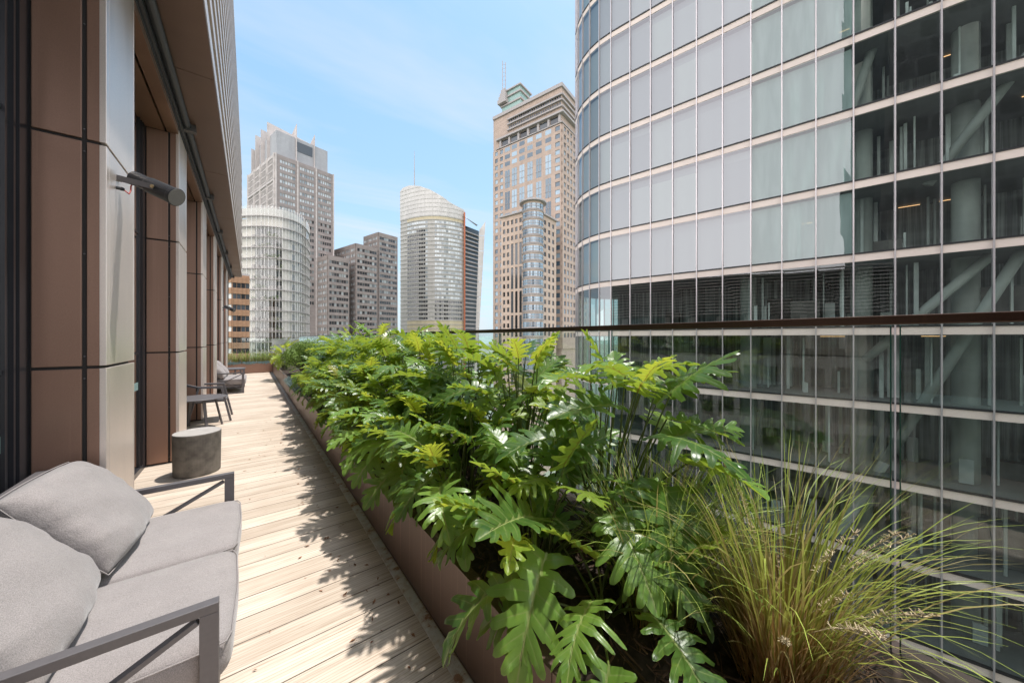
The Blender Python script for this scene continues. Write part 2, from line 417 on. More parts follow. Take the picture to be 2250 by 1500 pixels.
cmb = N.new('ShaderNodeCombineXYZ'); L.new(wm('DIVIDE', sep.outputs[0], zz), cmb.inputs[0]); L.new(wm('DIVIDE', sep.outputs[1], zz), cmb.inputs[1])
mp = N.new('ShaderNodeMapping'); L.new(cmb.outputs[0], mp.inputs[0]); mp.inputs['Rotation'].default_value = (0, 0, R(62)); mp.inputs['Scale'].default_value = (.34, 1.25, 1)
mp.inputs['Location'].default_value = (.4, .55, 0)
nz = N.new('ShaderNodeTexNoise'); L.new(mp.outputs[0], nz.inputs['Vector']); nz.inputs['Scale'].default_value = .8; nz.inputs['Detail'].default_value = 6; nz.inputs['Roughness'].default_value = .55; nz.inputs['Distortion'].default_value = .5
cr = N.new('ShaderNodeValToRGB'); L.new(nz.outputs['Fac'], cr.inputs[0]); cr.color_ramp.elements[0].position = .42; cr.color_ramp.elements[1].position = .74
# extra bright cloud added to the unseen sky behind the viewpoint lifts fill light
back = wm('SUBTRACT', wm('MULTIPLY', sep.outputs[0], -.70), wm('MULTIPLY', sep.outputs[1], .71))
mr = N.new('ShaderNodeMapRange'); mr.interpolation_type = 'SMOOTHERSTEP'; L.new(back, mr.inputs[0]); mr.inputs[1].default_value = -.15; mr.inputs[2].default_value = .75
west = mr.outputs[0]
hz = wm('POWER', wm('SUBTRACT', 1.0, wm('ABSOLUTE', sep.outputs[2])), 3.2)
def wmix(f, a, b):
    m = N.new('ShaderNodeMix'); m.data_type = 'RGBA'
    for sck, v in ((m.inputs[0], f), (m.inputs[6], a), (m.inputs[7], b)):
        if isinstance(v, bpy.types.NodeSocket): L.new(v, sck)
        elif isinstance(v, tuple): sck.default_value = (*v, 1)
        else: sck.default_value = v
    return m.outputs[2]
hs = N.new('ShaderNodeHueSaturation'); L.new(sky.outputs[0], hs.inputs['Color']); hs.inputs['Saturation'].default_value = 1.0; hs.inputs['Value'].default_value = 1.9
c1 = wmix(.45, hs.outputs[0], (2.1, 4.6, 6.4))                   # the clear blue part of the sky
c2 = wmix(wm('MULTIPLY', hz, .85, True), c1, (4.6, 5.75, 6.4))    # paler towards the horizon
c3 = wmix(wm('MULTIPLY', cr.outputs[0], .9), c2, (5.7, 6.05, 6.5))        # thin streaks of high cloud
c4 = wmix(wm('MULTIPLY', west, .95), c3, wmix(hz, (19.5, 18.7, 19.3), (24.5, 23.8, 23.2)))         # added bright overcast behind the viewpoint, for fill light
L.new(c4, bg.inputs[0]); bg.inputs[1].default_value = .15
scene.view_settings.view_transform = 'Standard'; scene.view_settings.look = 'None'; scene.view_settings.exposure = 0
scene.render.engine = 'CYCLES'
cy = scene.cycles; cy.use_denoising = True; cy.max_bounces = 8; cy.transparent_max_bounces = 16; cy.caustics_reflective = False; cy.caustics_refractive = False
cy.sample_clamp_indirect = 6; cy.diffuse_bounces = 3; cy.glossy_bounces = 4

# ------------------------------------------------------------------ ground, hills
g = MB(); g.face([(-9000,-9000,-62),(9000,-9000,-62),(9000,9000,-62),(-9000,9000,-62)]); tag(g.build('ground', M['city_ground']), kind='structure')
h = MB(); pts = []
for i in range(121):
    a = -1.2 + 2.4*i/120
    r0 = 4200; z = 6 + 26*abs(math.sin(a*9.1+.6))*(.6+.4*math.sin(a*23)) + 14
    q = W(math.sin(a)*r0, math.cos(a)*r0); q2 = W(math.sin(a)*3500, math.cos(a)*3500); pts.append((q, q2, z))
for (a, a2, z), (b, b2, z2) in zip(pts, pts[1:]):
    h.face([(a2.x,a2.y,-62),(b2.x,b2.y,-62),(b.x,b.y,z2),(a.x,a.y,z)])
tag(h.build('hills', M['hill'], smooth=True), kind='structure')

# ------------------------------------------------------------------ terrace
XD0, XD1, YD0, YD1 = -1.06, .82, -4.0, 19.42
XG = 2.0
d = MB(); d.face([(XD0,YD0,0),(XD1+.02,YD0,0),(XD1+.02,YD1,0),(XD0,YD1,0)]); tag(d.build('deck', M['wood']), kind='structure')
tr = MB()
y = YD0
while y < YD1-.05:
    y2 = min(y+2.4, YD1-.02); tr.box(.755, .817, y, y2-.003, .001, .007+.002*random.random()); y = y2
tag(tr.build('edging_strip', M['trim'], bevel=.001), 'rust stained white metal strip along the foot of the long planter', 'edging strip')

PH = .455                       # planter height
p1 = empty('planter_box', (.82, 0, 0), 'long dark bronze metal planter beside the deck under the glass balustrade', 'planter')
def loc(o, root): return o
b = MB(); y = YD0; k = 0
while y < 20.4:
    y2 = min(y+2.42, 20.4); b.box(0, .006, y+.002, y2-.002, .008, PH); b.box(.006, .055, y+.002, y2-.002, PH-.005, PH-.001); y = y2
b.build('front_panel', M['planter'], p1)
b = MB(); b.box(.007, 1.16, YD0, 20.4, -.3, .05); b.box(1.10, 1.24, YD0, 20.6, -.3, .38); b.build('liner', M['bronze_dark'], p1)
p2 = empty('planter_box', (0, YD1, 0), 'short bronze metal planter across the far end of the deck', 'planter')
b = MB(); b.box(-1.2, .815, 0, .006, .004, .43); b.box(-1.2, .815, .006, .055, .424, .429); b.build('front_panel', M['bronze'], p2)
b = MB(); b.box(-1.2, .815, .9, 1.05, -.3, .40); b.build('liner', M['bronze_dark'], p2)

def soil_sheet(x0, x1, y0, y1, z, nx, ny):
    s = MB(); vs = []; fs = []
    for j in range(ny+1):
        for i in range(nx+1):
            vs.append((x0+(x1-x0)*i/nx, y0+(y1-y0)*j/ny, z + random.uniform(-.018,.018)))
    for j in range(ny):
        for i in range(nx):
            a = j*(nx+1)+i; fs.append((a, a+1, a+nx+2, a+nx+1))
    s.raw(vs, fs); return s
tag(soil_sheet(.83, 1.95, YD0, 20.3, .385, 20, 340).build('soil', M['soil'], smooth=False), kind='structure')
tag(soil_sheet(-1.2, .8, YD1+.01, YD1+.95, .37, 20, 12).build('soil', M['soil']), kind='structure')
mu = MB()
for i in range(5200):
    x = random.uniform(.88, 1.9); y = random.uniform(.15, 5) if i < 4200 else random.uniform(5, 12)
    l = random.uniform(.015,.05) if random.random() < .8 else random.uniform(.06,.2); a = random.uniform(0, 6.28); w = random.uniform(.002,.007)
    z = .39+random.uniform(0,.03); dx, dy = math.cos(a)*l/2, math.sin(a)*l/2
    mu.bar((x-dx,y-dy,z), (x+dx,y+dy,z+random.uniform(-.01,.02)), w, w*.5)
tag(mu.build('bark_mulch', M['mulch']), 'dark bark mulch and dry stalks covering the planter soil', 'mulch', kind='stuff')

# balustrade
bl = empty('balustrade', (XG, 0, 0), 'frameless glass balustrade with dark bronze rail behind the long planter', 'balustrade')
b = MB()
for (a0, a1) in ((-3.9, 4.1), (4.1, 12.3), (12.3, 20.62)): b.box(-.028, .028, a0, a1-.002, 1.652, 1.687)
b.build('handrail', M['rail'], bl, bevel=.004)
y0 = .158 - 1.33*3
for k in range(19):
    a0 = y0 + 1.3275*k; a1 = min(a0+1.2985, 20.6)
    if a1-a0 < .2: continue
    gl = MB(); gl.box(-.006, .006, a0, a1, .36, 1.65); o = gl.build('glass_panel', M['bal_glass'], bl)
    e = MB(); e.box(-.0058, .0058, a0-.0042, a0-.0002, .38, 1.648); e.box(-.0058, .0058, a1+.0002, a1+.0042, .38, 1.648); build_each(e, 'polished_edge', M['glass_edge'], o)
be = empty('balustrade', (0, 20.55, 0), 'glass balustrade with thin rail across the far end of the terrace', 'balustrade')
b = MB(); b.box(-1.2, XG-.03, -.02, .02, 1.60, 1.63); b.build('handrail', M['rail'], be)
for k in range(3):
    gl = MB(); gl.box(-1.2+1.06*k, -1.2+1.06*k+1.03, -.006, .006, .35, 1.6); gl.build('glass_panel', M['bal_glass'], be)

# ------------------------------------------------------------------ our building
ob = empty('office_building', (-1.03, 0, 0), 'bronze clad office building with projecting piers and a louvred upper storey along the deck', 'building')
OX = -1.03
def lx(x): return x - OX
PIER0, PSP, PW = 3.31, 2.8, .66
ZJ = (1.415, 2.835); ZH = 4.22
Y_END = 20.3
for k in range(-3, 7):
    y0 = PIER0 + PSP*k; y1 = y0+PW
    if y0 > 20: break
    p = MB(); p.box(lx(-1.15), lx(-.762), y0+.012, y1-.004, 0, 4.3); pr = p.build('pier', M['joint'], ob)
    zs = [.02] + [z for z in ZJ] + [4.28]
    for a in range(3):
        z0 = zs[a] + (.009 if a else 0); z1 = zs[a+1] - (.009 if a < 2 else 0)
        q = MB(); q.box(lx(-1.022), lx(-.832), y0, y0+.02, z0, z1 if a < 2 else ZH); q.build('wide_panel', M['bronze'], pr, bevel=.003)
        q = MB(); q.box(lx(-.812), lx(-.757), y0+.001, y0+.02, z0, z1 if a < 2 else ZH+.03); q.build('narrow_panel', M['bronze'], pr, bevel=.003)
        q = MB(); q.box(lx(-.7605), lx(-.73), y0, y0+.055, z0, z1); q.box(lx(-.7605), lx(-.731), y0+.062, y1-.022, z0, z1); q.box(lx(-.7605), lx(-.73), y1-.018, y1, z0, z1)
        q.build('metal_face', M['champagne'], pr, bevel=.0025)
        if k == 0 or k == 1:
            sc = MB()
            for zz_ in ((z0+.06), (z0+z1)/2, z1-.06):
                sc.tube([(lx(-.822), y0+.0125, zz_), (lx(-.822), y0+.004, zz_)], .0045, 8)
            sc.build('fixing_screw', M['furn'], pr)
    # window between this pier and the next
    wy0, wy1 = y1, y0+PSP
    if wy1 > Y_END: wy1 = Y_END
    w = MB(); w.box(lx(-1.075), lx(-1.055), wy0, wy1-.20, .06, ZH); wn = w.build('window', M['win'], ob)
    f = MB()
    f.box(lx(-1.12), lx(-1.03), wy0, wy1, 0.002, .06); f.box(lx(-1.12), lx(-1.03), wy1-.10, wy1+.012, .06, ZH); f.box(lx(-1.12), lx(-1.0535), wy1-.20, wy1-.10, .06, ZH)
    f.box(lx(-1.12), lx(-1.035), wy1-.145, wy1-.125, .06, ZH); f.box(lx(-1.12), lx(-1.04), wy1-.215, wy1-.197, .06, ZH)
    for z in ZJ: f.box(lx(-1.08), lx(-1.05), wy0, wy1-.215, z-.012, z+.012)
    f.build('frame', M['frame_dark'], wn)
    s = MB(); s.box(lx(-1.0545), lx(-1.053), wy0, wy1-.22, .985, 1.075); s.build('frosted_band', M['sticker'], wn)
    hd = MB(); hd.box(lx(-1.15), lx(-.86), wy0-.0, wy1, ZH+.004, ZH+.07); hd.box(lx(-.84), lx(-.735), wy0, wy1, ZH+.006, ZH+.09); hd.build('window_head', M['bronze'], ob)
cu = MB(); cu.box(lx(-1.30), lx(-1.28), -9, Y_END-.3, .05, 4.2); cu.build('inner_curtain', M['white_wall'], ob)
rm = MB(); rm.box(lx(-5), lx(-1.6), -9, Y_END-.2, 0, 4.25); rm.build('interior_wall', M['white_wall'], ob)
e = MB(); e.box(lx(-5.2), lx(-.80), Y_END, Y_END+.25, -.3, 4.42); e.build('end_wall', M['bronze_dark'], ob)
bm = MB(); YB0 = -9
bm.box(lx(-.80), lx(-.725), YB0, Y_END+.1, 4.30, 4.42); bm.box(lx(-.722), lx(-.700), YB0, Y_END+.1, 4.335, 4.425)
bm.tube([(lx(-.665), YB0, 4.415), (lx(-.665), Y_END+.1, 4.415)], .04, 12)
bm.build('edge_beam', M['beam_grey'], ob)
br = MB()
for k in range(-3, 7):
    y = PIER0+PSP*k+.1
    br.box(lx(-.715), lx(-.58), y, y+.09, 4.36, 4.452)
build_each(br, 'bracket', M['furn'], ob)
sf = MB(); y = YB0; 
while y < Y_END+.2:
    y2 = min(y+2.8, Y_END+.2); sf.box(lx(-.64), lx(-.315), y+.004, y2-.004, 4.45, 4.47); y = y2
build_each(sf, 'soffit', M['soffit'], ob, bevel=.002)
# louvred storey
lv = MB(); lv.box(lx(-6), lx(-.52), YB0, Y_END+.18, 4.47, 9.15); ls = MB(); z = 4.475
while z < 9.3:
    ls.box(lx(-.335), lx(-.31), YB0, Y_END+.2, z, z+.15); lv.box(lx(-.519), lx(-.3355), YB0+.01, Y_END+.19, z+.004, z+.10); z += .37  # dark box behind each pale nosing carries the slat's underside shade
build_each(ls, 'louvre_slat', M['slat'], ob); build_each(lv, 'upper_wall_slat_shade', M['bronze_dark'], ob)
tb = MB(); tb.box(lx(-11.6), lx(-1.6), -60, -9, -62, 70); tb.build('tall_block', M['tallblk'], ob)
wl = MB()
for i in range(16):
    for j in range(5): pass
base = MB(); base.box(lx(-5.2), lx(2.06), -9, 20.8, -62, -.31); base.box(lx(-5.2), lx(-.2), -9, 20.8, -.305, -.02); base.build('lower_storeys', M['granite2'], ob)
pb = MB()
for i in range(15): pb.box(lx(2.06), lx(2.30), -9+2.0*i-.25, -9+2.0*i+.25, -60, -.4)
for j in range(7): pb.box(lx(2.062), lx(2.20), -8.7, 20.5, -.6-3.4*j-.9, -.6-3.4*j)
build_each(pb, 'concrete_rib', M['granite_lt'], ob)
for i in range(14):
    for j in range(5):
        q = MB(); q.box(lx(2.061), lx(2.10), -9+2.0*i+.35, -9+2.0*i+1.65, -1.6-3.4*j-1.8, -1.6-3.4*j); q.build('window', M['win_dark'], ob)

# wall speakers
def speaker(loc_, label):
    r = empty('wall_speaker', loc_, label, 'speaker', 'cylindrical speakers on the facade piers')
    ax = Vector((.62, -.42, -.34)).normalized()         # pointing out over the deck, tilted down
    c0 = Vector((.06, .17, .10)); c1 = c0 + ax*.115; c2 = c1 + ax*.010; c3 = c2 + ax*.17; c4 = c3+ax*.028
    b = MB(); b.tube([c0, c0+ax*.004, c1, c1+ax*.001], [.043,.049,.051,.051], 28)
    b.tube([c2-ax*.012, c2, c3, c3+ax*.004, c4], [.052,.057,.060,.064,.066], 28); b.build('body', M['speaker'], r, smooth=False, bevel=.003)
    g_ = MB(); g_.tube([c4+ax*.0005, c4+ax*.003], .062, 28); g_.build('grille', M['mesh'], r)
    ring = MB(); n = 28
    g2 = MB(); side = ax.cross(Vector((0,0,1))).normalized()
    m = c2 + ax*.07
    for s_ in (-1, 1):
        a = m + side*(.068*s_); wp = Vector((.012, .17 - .02 + .07*s_*-1, .02))
        wp = Vector((.012, .06 if s_ > 0 else .0, .05)) + side*(.062*s_) + Vector((0, .06, 0))
        g2.bar(a + ax*.02, wp, .006, .036, side)
    w0 = Vector((.012, .06, .05)) + side*.06 + Vector((0,.06,0)); w1 = Vector((.012, 0, .05)) - side*.06 + Vector((0,.06,0))
    g2.bar(w0, w1, .036, .008, (0,0,1)); g2.bar((0,.09,.05),(.014,.09,.05), .03, .05, (0,0,1))
    g2.build('bracket', M['furn'], r)
    k = MB()
    for s_ in (-1, 1): k.tube([m+ax*.018+side*(.072*s_), m+ax*.018+side*(.078*s_)], .012, 12)
    k.build('knob', M['brass'], r)
    c = MB(); P = [Vector((.03,.06,-.03)), Vector((.055,.075,-.05)), Vector((.06,.09,-.02)), Vector((.055,.12,.02)), Vector((.06,.14,.05))]
    c.tube(P, .0045, 6); c.build('cable', M['red'], r, smooth=True)
    cg = MB(); cg.tube([(0,.045,-.03),(.022,.05,-.03),(.022,.05,-.03),(.034,.058,-.03)], [.011,.011,.013,.011], 10); cg.build('cable_gland', M['speaker'], r)
    return r
speaker((-.73, 3.46, 2.66), 'dark cylindrical speaker with red cable on the nearest bright metal pier')
speaker((-.73, 14.7, 2.55), 'small dark speaker on a distant pier in front of the tan brick building')

# ------------------------------------------------------------------ furniture
def pillow(mb_w, mb_h, T, corner=.12, nx=20, ny=16, seed=0, pinch=.05):
    rnd = random.Random(seed); ph = [rnd.uniform(0, 6.28) for _ in range(8)]
    vs = []; fs = []; idx = {}
    def wr(u, v, s):
        e = max(abs(u), abs(v))
        return .010*math.sin(5*u+ph[0]+3*v)*math.sin(4*v+ph[1]) + .008*math.sin(13*u-7*v+ph[2])*e**3 + .006*math.sin(19*v+6*u+ph[3])*e**4
    for s in (1, -1):
        for j in range(ny+1):
            for i in range(nx+1):
                u = -1+2*i/nx; v = -1+2*j/ny
                edge = i in (0, nx) or j in (0, ny)
                if edge and s == -1: idx[(s,i,j)] = idx[(1,i,j)]; continue
                ru, rv = math.sqrt(1-.17*v*v), math.sqrt(1-.17*u*u)
                x = ru*u*mb_w/2*(1-pinch*(v*v)*abs(u)**3*.9*0 - pinch*(1-v*v)*abs(u)**4); y = rv*v*mb_h/2*(1-pinch*(1-u*u)*abs(v)**4)
                th = T/2*(max(0,1-abs(u)**3.2)*max(0,1-abs(v)**3.2))**.42
                z = s*(th + (0 if edge else wr(u, v, s)))
                idx[(s,i,j)] = len(vs); vs.append((x, y, z))
        for j in range(ny):
            for i in range(nx):
                q = (idx[(s,i,j)], idx[(s,i+1,j)], idx[(s,i+1,j+1)], idx[(s,i,j+1)])
                fs.append(q if s == 1 else q[::-1])
    return vs, fs
def place(vs, mat): return [mat @ Vector(v) for v in vs]

def rounded_seat(x0, x1, y0, y1, z0, z1, seed):
    # seat cushion: plump box with rounded edges
    vs = []; fs = []; n = 18; m = 18; ph = random.Random(seed).uniform(0, 6)
    lev = [(-1, .0), (-.9, .55), (-.6, .9), (-.2, 1.0), (.3, 1.0), (.68, .93), (.9, .66), (1, .0)]
    cx, cy_, cz = (x0+x1)/2, (y0+y1)/2, (z0+z1)/2; hx, hy, hz_ = (x1-x0)/2, (y1-y0)/2, (z1-z0)/2
    def sq(a): # rounded-rectangle unit direction
        c, s = math.cos(a), math.sin(a); p = 16.0
        k = (abs(c)**p + abs(s)**p)**(-1/p); return c*k, s*k
    K = 64
    for zl, ex in lev:
        for k in range(K):
            ux, uy = sq(2*math.pi*k/K)
            in_ = (1-ex)*.045
            bul = 1 + .012*math.sin(4*k*2*math.pi/K+ph)
            vs.append((cx + ux*(hx-in_)*bul, cy_ + uy*(hy-in_), cz + zl*hz_*.86))
    for l in range(len(lev)-1):
        for k in range(K):
            fs.append((l*K+k, l*K+(k+1)%K, (l+1)*K+(k+1)%K, (l+1)*K+k))
    # crowned top made of shrinking rings
    prev = (len(lev)-1)*K
    for q in (.93, .8, .6, .35, .1):
        st = len(vs)
        for k in range(K):
            ux, uy = sq(2*math.pi*k/K)
            wob = .004*math.sin(7*ux*q+ph)*math.sin(5*uy*q+ph*2)
            vs.append((cx+ux*(hx-.045)*q, cy_+uy*(hy-.045)*q, cz+hz_*(.86+.30*(1-q*q)**.8*.55)+wob))
        for k in range(K): fs.append((prev+k, prev+(k+1)%K, st+(k+1)%K, st+k))
        prev = st
    fs.append(tuple(prev+k for k in range(K))); fs.append(tuple(range(K-1,-1,-1)))
    return vs, fs

def make_sofa(loc_, label):
    r = empty('sofa', loc_, label, 'sofa', 'grey two seat outdoor sofas')
    Y1 = 1.61                                   # local: x 0 front .. -.88 back, y 0..Y1
    XB = -.86
    fr = MB()
    for y in (.0275, Y1-.0275):
        pass
    for y in (.0, Y1-.055):
        a = MB()
        a.box(-.055, 0, y, y+.04, .0, .5645)                   # front post
        a.box(XB, 0, y-.001, y+.041, .565, .60)                  # arm top
        a.box(XB, XB+.05, y, y+.04, .0, .5645)                 # rear post
        a.box(XB+.05, -.055, y+.002, y+.038, .0, .035)          # floor runner
        a.bar((-.06, y+.02, .545), (XB+.08, y+.02, .17), .034, .02, (0,1,0))
        a.bar((-.06, y+.016, .12), (XB+.08, y+.016, .52), .022, .018, (0,1,0))
        a.build('arm', M['furn'], r, bevel=.0025)
    f = MB()
    f.box(-.05, -.004, .041, Y1-.056, .19, .235); f.box(XB, XB+.045, .041, Y1-.056, .19, .235)
    f.box(XB+.046, -.051, .0425, .08, .192, .233); f.box(XB+.046, -.051, Y1-.095, Y1-.0565, .192, .233)
    for i in range(7): f.box(XB+.0465, -.0515, .2+i*.2, .25+i*.2, .205, .23)
    f.build('seat_frame', M['furn'], r, bevel=.002)
    bk = MB(); bk.bar((XB-.02, -.0, .795), (XB-.02, Y1-.015, .795), .05, .035, (1,0,0))
    for y in (.02, Y1*.5, Y1-.035): bk.bar((XB+.015, y, .3), (XB-.02, y, .78), .04, .03, (0,1,0))
    for z in (.4, .52, .64): bk.bar((XB-.0, .03, z), (XB-.0, Y1-.05, z), .02, .03, (1,0,0))
    bk.build('back_frame', M['furn'], r, bevel=.002)
    ym = Y1/2 - .0
    for i, (a, b_) in enumerate(((.045, ym-.001), (ym+.001, Y1-.060))):
        vs, fs = rounded_seat(XB+.10, .045, a, b_, .225, .435, i+3)
        s = MB(); s.raw(vs, fs); so_ = s.build('seat_cushion', M['fabric'], r, smooth=True, sub=1)
        s = MB(); rim = [Vector(v) for v in vs[5*64:6*64]]; s.tube([p + Vector((0,0,.006)) for p in rim] + [rim[0] + Vector((0,0,.006))], .0035, 6, False); s.build('piping', M['fabric'], so_, smooth=True)
    for i, yc in enumerate((.37, 1.13)):
        vs, fs = pillow(.76, .60, .25, seed=i+5, nx=26, ny=22)
        th = R(52)
        ax_x = Vector((0, 1, 0)); up = Vector((-math.cos(th), 0, math.sin(th))); nrm = ax_x.cross(up)
        if nrm.x < 0: nrm = -nrm
        tilt = R(-3 if i else 2)
        mt = Matrix(((ax_x.x, up.x, nrm.x, -.63 + .03*i), (ax_x.y, up.y, nrm.y, yc), (ax_x.z, up.z, nrm.z, .665), (0,0,0,1))) @ Matrix.Rotation(tilt, 4, 'Z')
        s = MB(); s.raw(place(vs, mt), fs); so_ = s.build('back_cushion', M['fabric'], r, smooth=True, sub=1)
        nx_, ny_ = 26, 22; ed = [i_ for i_ in range(nx_+1)] + [(j_+1)*(nx_+1)-1 for j_ in range(1, ny_+1)] + [ny_*(nx_+1)+i_ for i_ in range(nx_-1, -1, -1)] + [j_*(nx_+1) for j_ in range(ny_-1, -1, -1)]
        pv_ = place(vs, mt); s = MB(); s.tube([pv_[i_] for i_ in ed], .0025, 6, False); s.build('piping', M['fabric'], so_, smooth=True)
    return r
sofa = make_sofa((-.095, 1.70, 0), 'grey two seat sofa with open metal arms in the near corner of the deck')
dup(sofa, (-.045, 10.86, 0), 'distant grey two seat sofa beyond the round table by the facade')

st = empty('side_stool', (-.50, 5.50, 0), 'round raw concrete stool with its lit top coloured paler standing by the second pier', 'stool')
def ell(a, b_, n=48): return [(a*math.cos(2*math.pi*k/n), b_*math.sin(2*math.pi*k/n)) for k in range(n)]
def ellstack(levels, n=56):
    s = MB(); vs = []; fs = []
    for a, b_, z in levels: vs += [(x, y, z) for x, y in ell(a, b_, n)]
    for l in range(len(levels)-1):
        for k in range(n): fs.append((l*n+k, l*n+(k+1)%n, (l+1)*n+(k+1)%n, (l+1)*n+k))
    fs.append(tuple((len(levels)-1)*n+k for k in range(n))); fs.append(tuple(range(n-1,-1,-1)))
    s.raw(vs, fs); return s
ellstack([(.203,.203,0.001),(.212,.212,.012),(.215,.215,.2),(.219,.219,.474),(.215,.215,.482)]).build('body', M['concrete_dark'], st, smooth=False)
ellstack([(.2165,.2165,.4825),(.2135,.2135,.486)]).build('top', M['concrete_top'], st)

def make_table(loc_, label):
    r = empty('side_table', loc_, label, 'table', 'round grey metal tables on the deck')
    ellstack([(.395,.395,.532),(.40,.40,.536),(.40,.40,.545),(.397,.397,.548)]).build('tabletop', M['furn'], r)
    for k in range(4):
        a = R(25+90*k); m = MB()
        m.bar((.25*math.cos(a), .25*math.sin(a), .531), (.36*math.cos(a), .36*math.sin(a), 0), .042, .022, (-math.sin(a), math.cos(a), 0)); m.build('leg', M['furn'], r, bevel=.002)
    m = MB(); m.bar((-.24,0,.52), (.24,0,.52), .03, .018); m.bar((0,-.24,.518), (0,.24,.518), .03, .016); m.build('underframe', M['furn'], r)
    return r
tb1 = make_table((-.74, 8.12, 0), 'round grey metal table beside the angular armchair')
dup(tb1, (.22, 7.15, 0), 'small round grey table mostly hidden behind the distant sofa')
ac = empty('armchair', (-.36, 8.55, 0), 'grey metal armchair with wraparound arms behind the round table', 'chair')
for y, nm in ((0, 0), (.62, 1)):
    m = MB()
    m.bar((-.06, y+.0, .655), (-.42, y, .675), .062, .036, (0,1,0)); m.bar((-.42, y, .675), (-.62, y+(.10 if not nm else -.10), .74), .062, .036, (0,1,0))
    m.build('armrest', M['furn'], ac, bevel=.002)
    m = MB(); m.bar((-.075, y, .655), (.06, y-(.02 if not nm else -.02), 0), .055, .034, (0,1,0)); m.build('leg', M['furn'], ac, bevel=.002)
    m = MB(); m.bar((-.40, y, .66), (-.56, y-(.02 if not nm else -.02), 0), .04, .028, (0,1,0)); m.build('leg', M['furn'], ac, bevel=.002)
m = MB(); m.bar((-.62, .08, .742), (-.66, .31, .755), .034, .085); m.bar((-.66, .31, .755), (-.62, .54, .742), .034, .085)
m.bar((-.56, .1, .40), (-.655, .2, .73), .03, .02); m.bar((-.56, .52, .40), (-.655, .42, .73), .03, .02); m.build('backrest', M['furn'], ac, bevel=.002)
m = MB(); m.box(-.54, 0, .04, .58, .40, .425); m.box(-.52, -.02, .02, .60, .375, .3995); m.build('seat', M['furn'], ac, bevel=.006)

tw = MB(); tw.tube([(-.09,1.44,.006),(-.02,1.475,.008),(.06,1.53,.006),(.16,1.545,.007),(.25,1.60,.006)], [.0022,.002,.0018,.0015,.001], 5)
tag(tw.build('twig', M['bark']), 'thin brown twig lying on the deck beside the near sofa', 'twig')

lt_ = MB(); rl = random.Random(9)
for i in range(170):
    x = .74 - abs(rl.gauss(0,.33)); yy = rl.uniform(.8, 9)
    if x < -.1 and yy < 3.4: continue
    l = rl.uniform(.006,.022); a = rl.uniform(0,6.28); c_, s_ = math.cos(a), math.sin(a); w_ = l*rl.uniform(.2,.5)
    P_ = [(-l,0),(0,w_),(l,0),(0,-w_)]; lt_.raw([(x+c_*u-s_*v, yy+s_*u+c_*v, .003+.004*abs(rl.gauss(0,1))) for u, v in P_], [(0,1,2,3)])
tag(lt_.build('leaf_litter', m_plain('dead_leaf', (.26,.12,.06), .8, 0, .4, 30)), 'small rust coloured bits of dead leaf scattered on the deck boards', 'leaf litter', kind='stuff')

